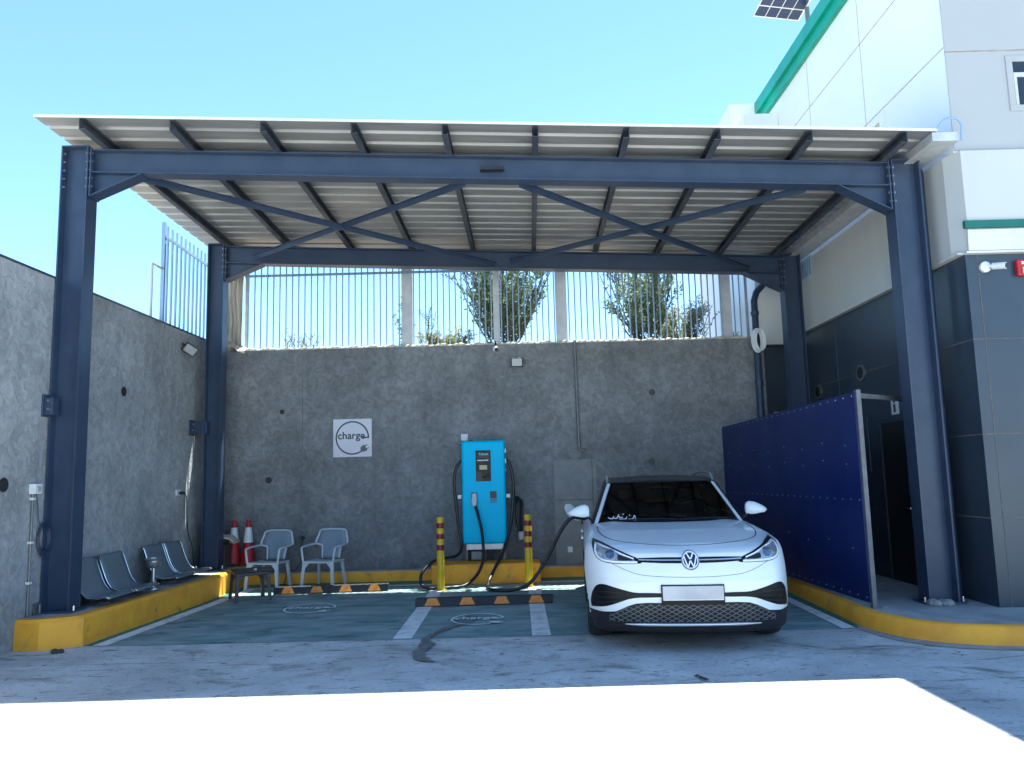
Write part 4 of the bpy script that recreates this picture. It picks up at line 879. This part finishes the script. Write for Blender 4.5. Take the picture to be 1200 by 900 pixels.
def implicit_mesh(gf, cx, cy, cz_, hx, hy, hz, seg, nx, ny, nz):
    """box-mapped star surface of gf around a segment of the y axis"""
    m = M(); key = {}
    X = np.linspace(-1, 1, nx + 1); Y = np.linspace(-1, 1, ny + 1); Z = np.linspace(-1, 1, nz + 1)
    pts = []
    def vid(i, j, k):
        if (i, j, k) not in key: key[(i, j, k)] = len(pts); pts.append((X[i] * hx + cx, Y[j] * hy + cy, Z[k] * hz + cz_))
        return key[(i, j, k)]
    F = []
    for i in range(nx):
        for k in range(nz):
            for j in (0, ny): F.append((vid(i, j, k), vid(i + 1, j, k), vid(i + 1, j, k + 1), vid(i, j, k + 1)))
        for j in range(ny):
            for k in (0, nz): F.append((vid(i, j, k), vid(i + 1, j, k), vid(i + 1, j + 1, k), vid(i, j + 1, k)))
    for j in range(ny):
        for k in range(nz):
            for i in (0, nx): F.append((vid(i, j, k), vid(i, j + 1, k), vid(i, j + 1, k + 1), vid(i, j, k + 1)))
    P = np.array(pts); A = np.stack([P[:, 0] * 0 + cx, np.clip(P[:, 1], *seg), P[:, 0] * 0 + cz_], 1); D_ = P - A
    lo = np.zeros(len(P)); hi = np.full(len(P), 1.6)
    # first exit along each ray
    T = np.linspace(0.02, 1.6, 160); first = np.full(len(P), 1.6); prev = np.zeros(len(P)); done = np.zeros(len(P), bool)
    for t in T:
        q = A + D_ * t; g = gf(q[:, 0], q[:, 1], q[:, 2]); hit = (g > 0) & ~done; lo[hit] = prev[hit]; hi[hit] = t; done |= hit; prev[:] = t
    for _ in range(22):
        md = (lo + hi) / 2; q = A + D_ * md[:, None]; g = gf(q[:, 0], q[:, 1], q[:, 2]); lo = np.where(g < 0, md, lo); hi = np.where(g < 0, hi, md)
    q = A + D_ * lo[:, None]
    m.add([tuple(p) for p in q], F); return m

bm_body = implicit_mesh(gbody, 0, 2.3, .60, .97, 2.35, .46, (.75, 3.9), 84, 190, 44)
bm_gh = implicit_mesh(ggh, 0, 3.05, 1.22, .88, 1.6, .38, (2.4, 3.8), 60, 110, 30)
tree_b = BVHTree.FromPolygons([V(p) for p in bm_body.v], bm_body.f)
tree_g = BVHTree.FromPolygons([V(p) for p in bm_gh.v], bm_gh.f)

def inpoly(p, poly):
    c = False; n = len(poly); j = n - 1
    for i in range(n):
        (xi, yi), (xj, yj) = poly[i], poly[j]
        if (yi > p[1]) != (yj > p[1]) and p[0] < (xj - xi) * (p[1] - yi) / (yj - yi) + xi: c = not c
        j = i
    return c
def project(a, b, mode, tree):
    if mode == 'front': o, d = V((a, -1, b)), V((0, 1, 0))
    elif mode == 'top': o, d = V((a, b, 3)), V((0, 0, -1))
    elif mode == 'right': o, d = V((3, a, b)), V((-1, 0, 0))
    else: o, d = V((-3, a, b)), V((1, 0, 0))
    h = tree.ray_cast(o, d)
    if h[0] is None or (mode == 'front' and h[0].y > .9 and tree is tree_b):
        q = V((a, .45, b)) if mode == 'front' else o + d * 2.1
        h = tree.find_nearest(q)
    n = h[1].normalized()
    if n.dot(d) > 0: n = -n
    return h[0], n
def patch(poly, off=.004, mode='front', tree=None, step=.03, depth=.012, holes=None):
    """solid piece that follows the body surface inside a 2D outline"""
    tree = tree or tree_b
    P = []
    n = len(poly)
    for i in range(n):
        a, b = V(poly[i]), V(poly[(i + 1) % n]); k = max(1, int((b - a).length / step))
        P += [a.lerp(b, j / k) for j in range(k)]
    nb = len(P); pl = [(p.x, p.y) for p in P]
    xs = [p.x for p in P]; ys = [p.y for p in P]; inner = []
    nx = int((max(xs) - min(xs)) / step); ny = int((max(ys) - min(ys)) / step)
    for i in range(1, nx + 1):
        for j in range(1, ny + 1):
            q = (min(xs) + i * (max(xs) - min(xs)) / (nx + 1), min(ys) + j * (max(ys) - min(ys)) / (ny + 1))
            if inpoly(q, pl) and min((V(q) - p).length for p in P) > step * .35: inner.append(V(q))
    res = delaunay_2d_cdt([V(p) for p in pl] + inner, [(i, (i + 1) % nb) for i in range(nb)], [], 1, 1e-6)
    vs, fs = res[0], res[2]
    top = []; bot = []
    for v in vs:
        p, nn = project(v.x, v.y, mode, tree); top.append(p + nn * off); bot.append(p + nn * (off - depth))
    cnt = {}
    for f in fs:
        for i in range(len(f)):
            e = (f[i], f[(i + 1) % len(f)]); cnt[tuple(sorted(e))] = cnt.get(tuple(sorted(e)), 0) + 1
    m = M(); N_ = len(top); F = [tuple(f) for f in fs] + [tuple(i + N_ for i in f[::-1]) for f in fs]
    for (a, b), c in cnt.items():
        if c == 1: F.append((a, b, b + N_, a + N_))
    m.add(top + bot, F); return m
def ribbon(pts, w_, off=.002, mode='front', tree=None, closed=False, depth=.006, sub=6):
    P = [V((a, b, 0)) for a, b in pts]
    P = smoothpath(P, sub) if sub else P
    tree = tree or tree_b; L_, R_ = [], []; L2, R2 = [], []
    for i, p in enumerate(P):
        t = (P[min(i + 1, len(P) - 1)] - P[max(i - 1, 0)]).normalized(); n = V((-t.y, t.x, 0)) * w_ / 2
        for arr, arr2, s_ in ((L_, L2, 1), (R_, R2, -1)):
            q = p + n * s_; h, nn = project(q.x, q.y, mode, tree); arr.append(h + nn * off); arr2.append(h + nn * (off - depth))
    m = M(); m.grid([L2, L_, R_, R2]); return m
mir = lambda poly: [(-a, b) for a, b in poly][::-1]
def both(poly): return (poly, mir(poly))
def rpoly(pts, n=5): return [(p.x, p.y) for p in smoothpath([(a, b, 0) for a, b in pts + [pts[0]]], n)[:-1]]

car = thing('parked_car', 'white electric SUV parked nose out in the right bay, charging', 'car', (0, 0, 0))
# body: white above, matte black below and in wheel arches, dark under the cabin
me = part('body', bm_body, ['paint', 'carpl', 'cabin'], car, smooth=True, angle=50)
mesh = me.data
mi = []
for p in mesh.polygons:
    c = p.center; k = 0
    if c.z < .30 and c.y > .45 or c.z < .23 or (c.y < .5 and c.z < .31): k = 1
    for yw in (.93, 3.7):
        d = sqrt((c.y - yw) ** 2 + (c.z - .35) ** 2)
        if d < .407 and abs(c.x) < .9 or d < .455: k = 1 if c.z < .9 else k
    if abs(c.x) < .58 and c.z < .5 and c.y > .4: k = 1
    if c.z > .98 and 1.75 < c.y < 4.3 and abs(c.x) < .78 and p.normal.z > .7: k = 2
    mi.append(k)
mesh.polygons.foreach_set('material_index', mi)
# cabin shell
gf = {'shell': [], 'ws': []}
gv = [V(p) for p in bm_gh.v]
wsm, rest = M(), M()
wsm.v = list(bm_gh.v); rest.v = list(bm_gh.v)
def inside_ws(c):
    t = (c.z - 1.05) / .46
    return .0 < t + .05 and t < .965 and abs(c.x) < .797 - .19 * t and c.y < 2.42
for f in bm_gh.f:
    c = sum((gv[i] for i in f), V()) / len(f)
    tgt = wsm if inside_ws(c) else rest
    tgt.f.append(f); tgt.mi.append(0 if c.z < 1.47 else 1)
def compact(m):
    used = sorted({i for f in m.f for i in f}); r = {u: i for i, u in enumerate(used)}
    m.v = [m.v[u] for u in used]; m.f = [tuple(r[i] for i in f) for f in m.f]; return m
cabin = part('cabin', compact(rest), ['carblk', 'carblk'], car, smooth=True, angle=60)
ws_o = part('windscreen', compact(wsm), 'ws', car, smooth=True, angle=60)
# a pillars in body colour, roof rails
for s_ in (1, -1):
    rows = [[], [], [], []]
    for i in range(25):
        z = 1.04 + i * .0185; w_ = .865 - .42 * max(0, z - 1.03)
        for r_i, (dx, o_) in enumerate(((.075, -.008), (.070, .005), (.038, .005), (.022, -.008))):
            h, nn = project(s_ * (w_ - dx), z, 'front', tree_g); rows[r_i].append(h + nn * o_)
    part('pillar', M().grid(rows), 'paint', car, smooth=True, angle=70)
    rl = smoothpath([(s_ * .635, 2.45, 1.50), (s_ * .635, 2.55, 1.565), (s_ * .63, 2.9, 1.60), (s_ * .62, 3.5, 1.595), (s_ * .60, 4.05, 1.54), (s_ * .59, 4.2, 1.49)], 6)
    part('roof_rail', M().tube(rl, .014, 8), 'silver', car, smooth=True)
# side windows, belt line, sill trim
for s_, mode in ((1, 'right'), (-1, 'left')):
    part('side_window', patch([(2.05, 1.10), (3.95, 1.12), (4.05, 1.28), (3.6, 1.44), (2.75, 1.46), (2.35, 1.33)], .003, mode, tree_g, .06), 'sideglass', car, smooth=True, angle=60)
    part('window_trim', ribbon([(1.95, 1.06), (2.5, 1.085), (3.3, 1.095), (4.05, 1.10)], .018, .005, mode, tree_g), 'silver', car, smooth=True)
    part('door_seam', ribbon([(1.48, .98), (1.46, .7), (1.5, .32)], .006, .0012, mode), 'carblk', car)
    part('door_seam', ribbon([(2.55, 1.0), (2.58, .7), (2.55, .32)], .006, .0012, mode), 'carblk', car)
    part('door_seam', ribbon([(3.45, 1.0), (3.40, .75), (3.20, .42)], .006, .0012, mode), 'carblk', car)
    part('sill', patch([(1.38, .19), (3.25, .19), (3.25, .34), (1.38, .34)], .006, mode, None, .08), 'carpl', car, smooth=True)
    for yw in (.93, 3.7):
        ar = [(yw - .47 * cos(a), .35 + .47 * sin(a)) for a in [radians(-18 + i * 12) for i in range(19)]]
        part('arch_trim', ribbon(ar, .065, .006, mode, None, False, .02, 2), 'carpl', car, smooth=True)
    for y_ in (1.75, 2.85): part('door_handle', M().tube([(s_ * (float(halfw(y_, .86)) + .022), y_ + .35, .865), (s_ * (float(halfw(y_, .86)) + .022), y_ + .55, .87)], .014, 8), 'paint', car, smooth=True)
# wheels
for s_ in (1, -1):
    for yw in (.93, 3.7):
        c = V((s_ * .81, yw, .345)); mt = Matrix.Rotation(pi / 2 * s_, 4, 'Y')
        wn = thing('x', None, None) if 0 else None
        ty = part('wheel', M().lathe([(.235, -.11), (.30, -.125), (.335, -.105), (.345, -.06), (.345, .06), (.335, .105), (.30, .125), (.235, .11)], c, 40, None, mt), 'tyre', car, smooth=True, angle=30)
        g_ = M()
        for i in range(3): g_.lathe([(.3465, -.05 + i * .05 - .004), (.3465, -.05 + i * .05 + .004)], c, 40, None, mt)
        part('tread_groove', g_, 'carblk', ty)
        rm = M(); rm.lathe([(.238, -.10), (.238, .105), (.225, .11), (.21, .09), (.06, .075), (.0, .08)], c, 32, None, mt)
        for i in range(5):
            a = 2 * pi * i / 5
            rm.prism([mt @ V((.03 * cos(a + 1.57) + .04 * cos(a), .03 * sin(a + 1.57) + .04 * sin(a), .10)) + c, mt @ V((-.03 * cos(a + 1.57) + .04 * cos(a), -.03 * sin(a + 1.57) + .04 * sin(a), .10)) + c, mt @ V((.23 * cos(a - .16), .23 * sin(a - .16), .105)) + c, mt @ V((.23 * cos(a + .16), .23 * sin(a + .16), .105)) + c], V((s_ * .012, 0, 0)))
        part('rim', rm, 'silver', ty, smooth=True, angle=30)
part('underbody', M().box(-.58, .58, .35, 4.3, .19, .30), 'carpl', car)
# ---- front features
HL = rpoly([(.86, .968), (.872, .93), (.855, .86), (.82, .812), (.74, .786), (.60, .781), (.45, .785), (.435, .803), (.46, .826), (.60, .882), (.75, .94)], 3)
for pl in both(HL):
    h = part('headlight', patch(pl, .004, step=.02), 'carblk', car, smooth=True, angle=60)
    s_ = 1 if pl[0][0] > 0 else -1
    q = lambda pts: [(s_ * a, b) for a, b in pts] if s_ > 0 else [(s_ * a, b) for a, b in pts][::-1]
    part('reflector', patch(q(rpoly([(.842, .938), (.845, .88), (.815, .83), (.74, .80), (.60, .795), (.50, .797), (.50, .815), (.62, .865), (.75, .918)], 3)), .0075, step=.02, depth=.004), 'lamp1', h, smooth=True, angle=60)
    part('light_guide', ribbon([(s_ * a, b) for a, b in [(.835, .94), (.84, .88), (.81, .825), (.74, .80), (.62, .793), (.47, .793)]], .016, .0105), 'drl', h, smooth=True)
    part('light_guide', ribbon([(s_ * a, b) for a, b in [(.82, .935), (.72, .905), (.60, .858), (.50, .822)]], .010, .0105), 'drl', h, smooth=True)
    part('inner_bezel', patch(q(rpoly([(.64, .857), (.58, .84), (.50, .812), (.56, .808), (.64, .812)], 2)), .009, step=.02, depth=.003), 'carpl', h)
    cx_, cz2 = .708, .853
    ring = lambda r, r2=1: q([(cx_ + r * r2 * cos(a), cz2 + r * sin(a)) for a in [2 * pi * i / 20 for i in range(20)]])
    part('projector_ring', patch(ring(.045, 1.15), .011, step=.015, depth=.004), 'silver', h, smooth=True)
    part('projector', patch(ring(.036, 1.15), .015, step=.012, depth=.006), 'lens', h, smooth=True)
    pt = q([(.55 + .07 * i / 1, .84) for i in range(2)])
# centre light bar
part('light_bar', patch([(-.46, .797), (-.25, .787), (0, .785), (.25, .787), (.46, .797), (.46, .83), (.25, .835), (0, .834), (-.25, .835), (-.46, .83)], .005, step=.03), 'carblk', car, smooth=True)
part('chrome_strip', ribbon([(-.46, .815), (-.25, .811), (0, .810), (.25, .811), (.46, .815)], .010, .009), 'silver', car, smooth=True)
# emblem
def disc(r, cx_, cz_, off, depth, mat, par, name, n=36):
    return part(name, patch([(cx_ + r * cos(2 * pi * i / n), cz_ + r * sin(2 * pi * i / n)) for i in range(n)], off, step=.02, depth=depth), mat, par, smooth=True, angle=50)
EZ = .803
em = disc(.080, 0, EZ, .016, .02, 'silver', car, 'emblem'); disc(.074, 0, EZ, .0185, .003, 'navy', em, 'emblem_disc')
lines = M()
ring_ = [(.066 * cos(2 * pi * i / 36), EZ + .066 * sin(2 * pi * i / 36)) for i in range(37)]
lines.v, lines.f, lines.mi = (lambda r: (r.v, r.f, r.mi))(ribbon(ring_, .008, .0215, sub=0))
def stroke(a, b, w_=.011):
    r = ribbon([a, ((a[0] + b[0]) / 2, (a[1] + b[1]) / 2), b], w_, .0215, sub=2); lines.add(r.v, r.f)
stroke((-.030, EZ + .058), (-.002, EZ + .008)); stroke((.030, EZ + .058), (.002, EZ + .008))
stroke((-.056, EZ + .034), (-.026, EZ - .056)); stroke((.056, EZ + .034), (.026, EZ - .056))
stroke((-.026, EZ - .056), (-.001, EZ - .004)); stroke((.026, EZ - .056), (.001, EZ - .004))
part('emblem_letters', lines, 'drl', em, smooth=True)
# number plate and mouldings
intake = rpoly([(.895, .375), (.90, .43), (.885, .51), (.845, .578), (.79, .597), (.72, .585), (.56, .545), (.47, .533), (.27, .531), (.27, .497), (.45, .492), (.56, .478), (.66, .44), (.76, .402), (.84, .385)], 2)
for pl in both(intake):
    it = part('side_intake', patch(pl, .003, step=.025), 'carblk', car, smooth=True, angle=50)
    s_ = 1 if pl[0][0] > 0 else -1
    sl_ = M()
    for k in range(3):
        r = ribbon([(s_ * .62, .46 + k * .035), (s_ * .74, .44 + k * .045), (s_ * .86, .42 + k * .05)], .010, .008); sl_.add(r.v, r.f)
    part('intake_slats', sl_, 'carpl', it, smooth=True)
    part('intake_trim', ribbon([(s_ * a, b) for a, b in [(.27, .518), (.47, .518), (.58, .535), (.70, .568)]], .012, .0065), 'silver', it, smooth=True) if 0 else None
part('plate_base', patch([(-.277, .432), (.277, .432), (.277, .604), (-.277, .604)], .018, step=.04, depth=.02), 'carblk', car, bevel=0)
pf = part('number_plate', M().box(-.267, .267, -.030, -.022, .472, .596), 'plate', car, bevel=.004)
part('plate_rim', M().box(-.262, .262, -.033, -.0305, .474, .480), 'drl', pf)
# lower grille
gr = [(-.915, .352), (-.80, .348), (-.68, .362), (-.57, .415), (-.50, .438), (-.40, .446), (0, .446), (.40, .446), (.50, .438), (.57, .415), (.68, .362), (.80, .348), (.915, .352), (.93, .27), (.85, .215), (.55, .245), (.3, .24), (0, .238), (-.3, .24), (-.55, .245), (-.85, .215), (-.93, .27)]
lgp = part('lower_grille', patch(gr, .004, step=.03), 'carpl', car, smooth=True, angle=50)
mh = M()
def clipin(x, z):
    top_ = np.interp(abs(x), [0, .40, .50, .57, .68, .74], [.44, .44, .43, .405, .355, .34]); return z < top_ and z > .272 and abs(x) < .74
for fam in (1, -1):
    for k in range(-22, 23):
        x0 = k * .075; seg_ = []
        for i in range(27):
            z = .27 + i * .0068; x = x0 + fam * (z - .27) * 1.9
            if clipin(x, z): seg_.append((x, z))
        if len(seg_) > 2:
            r = ribbon(seg_, .0055, .010, sub=0, depth=.006); mh.add(r.v, r.f)
part('grille_mesh', mh, 'greysteel', lgp)
part('front_sill', M().tube([project(x, .252, 'front', tree_b)[0] + V((0, -.016, 0)) for x in np.linspace(-.6, .6, 31)], [.006 + .009 * min(1, (1 - abs(x) / .6) * 4) for x in np.linspace(-.6, .6, 31)], 10), 'silver', car, smooth=True)
# shut lines
part('bonnet_seam', ribbon([(-.79, 1.04), (-.775, 1.0), (-.725, .972), (-.64, .953), (-.45, .937), (-.2, .926), (0, .923), (.2, .926), (.45, .937), (.64, .953), (.725, .972), (.775, 1.0), (.79, 1.04)], .005, .0012), 'jointd', car) if 0 else None
hs = [(-.80, 1.45), (-.785, 1.0), (-.72, .68), (-.62, .50), (-.42, .36), (-.2, .30), (0, .285), (.2, .30), (.42, .36), (.62, .50), (.72, .68), (.785, 1.0), (.80, 1.45)]
part('bonnet_seam', ribbon(hs, .010, .0015, 'top'), 'carpl', car)
part('bumper_seam', ribbon([(-.70, .782), (-.58, .73), (-.46, .692), (-.25, .672), (0, .667), (.25, .672), (.46, .692), (.58, .73), (.70, .782)], .0045, .0012), 'galv', car)
part('cowl', patch([(-.80, 1.72), (-.4, 1.60), (0, 1.565), (.4, 1.60), (.80, 1.72), (.80, 1.80), (.4, 1.68), (0, 1.64), (-.4, 1.68), (-.80, 1.80)], .004, 'top', None, .05), 'carblk', car)
for x0, x1, y0, y1 in ((-.55, .08, 1.66, 1.60), (.12, .66, 1.585, 1.68)):
    part('wiper', M().tube([(x0, y0 - .01, 1.088), ((x0 + x1) / 2, (y0 + y1) / 2 - .02, 1.098), (x1, y1 - .01, 1.092)], .009, 6), 'carpl', car)
# mirrors
for s_ in (1, -1):
    m = M(); rows = []
    prof = [(0.0, .045, .03), (.015, .075, .045), (.05, .090, .06), (.10, .084, .062), (.15, .066, .058), (.195, .044, .048), (.225, .022, .03), (.238, .005, .01)]
    for t, hz_, hy_ in prof:
        cc_ = V((s_ * (.875 + t), 1.84, 1.175 - .008 * t / .23)); rows.append([cc_ + V((0, hy_ * cos(a) * (1.0 if cos(a) < 0 else .7), hz_ * sin(a))) for a in [2 * pi * i / 20 for i in range(21)]])
    m.grid(rows); m.mi = [1 if V(m.v[f[0]]).z < 1.140 else 0 for f in m.f]
    mo = part('mirror', m, ['paint', 'carblk'], car, smooth=True, angle=70)
    part('mirror_arm', M().prism([(s_ * .80, 1.80, 1.03), (s_ * .80, 1.92, 1.03), (s_ * .93, 1.88, 1.13), (s_ * .93, 1.82, 1.13)], (0, 0, .03)), 'carblk', mo, bevel=.008)
    part('indicator', M().tube(smoothpath([(s_ * .93, 1.775, 1.142), (s_ * 1.03, 1.782, 1.143), (s_ * 1.085, 1.80, 1.148)], 4), .008, 6), 'drl', mo, smooth=True)
    part('mirror_glass', M().box(min(s_ * .90, s_ * 1.06), max(s_ * .90, s_ * 1.06), 1.878, 1.884, 1.13, 1.22), 'chrome', mo, bevel=.004)
# charge flap, rear wing
part('charge_flap', M().prism([(-.94, 4.02, .99), (-1.02, 3.94, .96), (-1.10, 3.90, .98), (-1.17, 3.86, 1.06), (-1.205, 3.85, 1.15), (-1.185, 3.86, 1.20), (-1.12, 3.88, 1.20), (-1.03, 3.93, 1.12), (-.95, 4.0, 1.06)], (.006, .014, 0)), 'paint', car, bevel=.004)
part('charge_port', M().lathe([(.07, 0), (.07, .02)], (-.95, 4.05, .97), 20, None, Matrix.Rotation(-pi / 2, 4, 'Y')), 'carblk', car)
# windscreen script sticker
def scr_(pts, w_=.008):
    return ribbon(pts, w_, .004, 'front', tree_g, sub=4, depth=.004)
st_ = M()
for pts in ([(-.665, 1.112), (-.635, 1.100), (-.61, 1.106), (-.60, 1.125)], [(-.60, 1.104), (-.575, 1.104), (-.555, 1.118), (-.54, 1.145)], [(-.545, 1.098), (-.50, 1.094), (-.47, 1.10), (-.455, 1.12)], [(-.56, 1.13), (-.53, 1.115), (-.50, 1.112)], [(-.44, 1.096), (-.41, 1.094), (-.385, 1.108), (-.375, 1.13), (-.36, 1.118)], [(-.365, 1.118), (-.365, 1.095), (-.375, 1.082)], [(-.50, 1.145), (-.488, 1.145)], [(-.43, 1.135), (-.418, 1.133)]):
    r = scr_(pts); st_.add(r.v, r.f)
part('script_sticker', st_, 'drl', car)
# interior seen through the glass
part('dashboard', M().prism([(-.70, 1.85, 1.02), (.70, 1.85, 1.02), (.70, 2.2, 1.10), (-.70, 2.2, 1.10)], (0, .05, .02)), 'cabin', car, bevel=.03)
part('steering_wheel', M().tube([(.36 + .17 * cos(t), 2.36 - .10 * sin(t) * .35, 1.12 + .15 * sin(t)) for t in [k * pi / 16 for k in range(33)]], .014, 8, cap=False).box(.22, .50, 2.35, 2.37, 1.10, 1.14), 'carpl', car, smooth=True)
for x in (-.36, .36):
    se = part('front_seat', M().box(x - .22, x + .22, 2.80, 2.92, 1.0, 1.26), 'cabin', car, bevel=.04, seg=3); part('headrest', M().box(x - .12, x + .12, 2.82, 2.9, 1.28, 1.42), 'cabin', se, bevel=.03, seg=3)
part('rear_mirror', M().box(-.11, .11, 2.42, 2.45, 1.36, 1.42), 'cabin', car, bevel=.012)

car.location = (1.545, 7.02, .004); car.rotation_euler = (0, 0, -math.atan(.083))
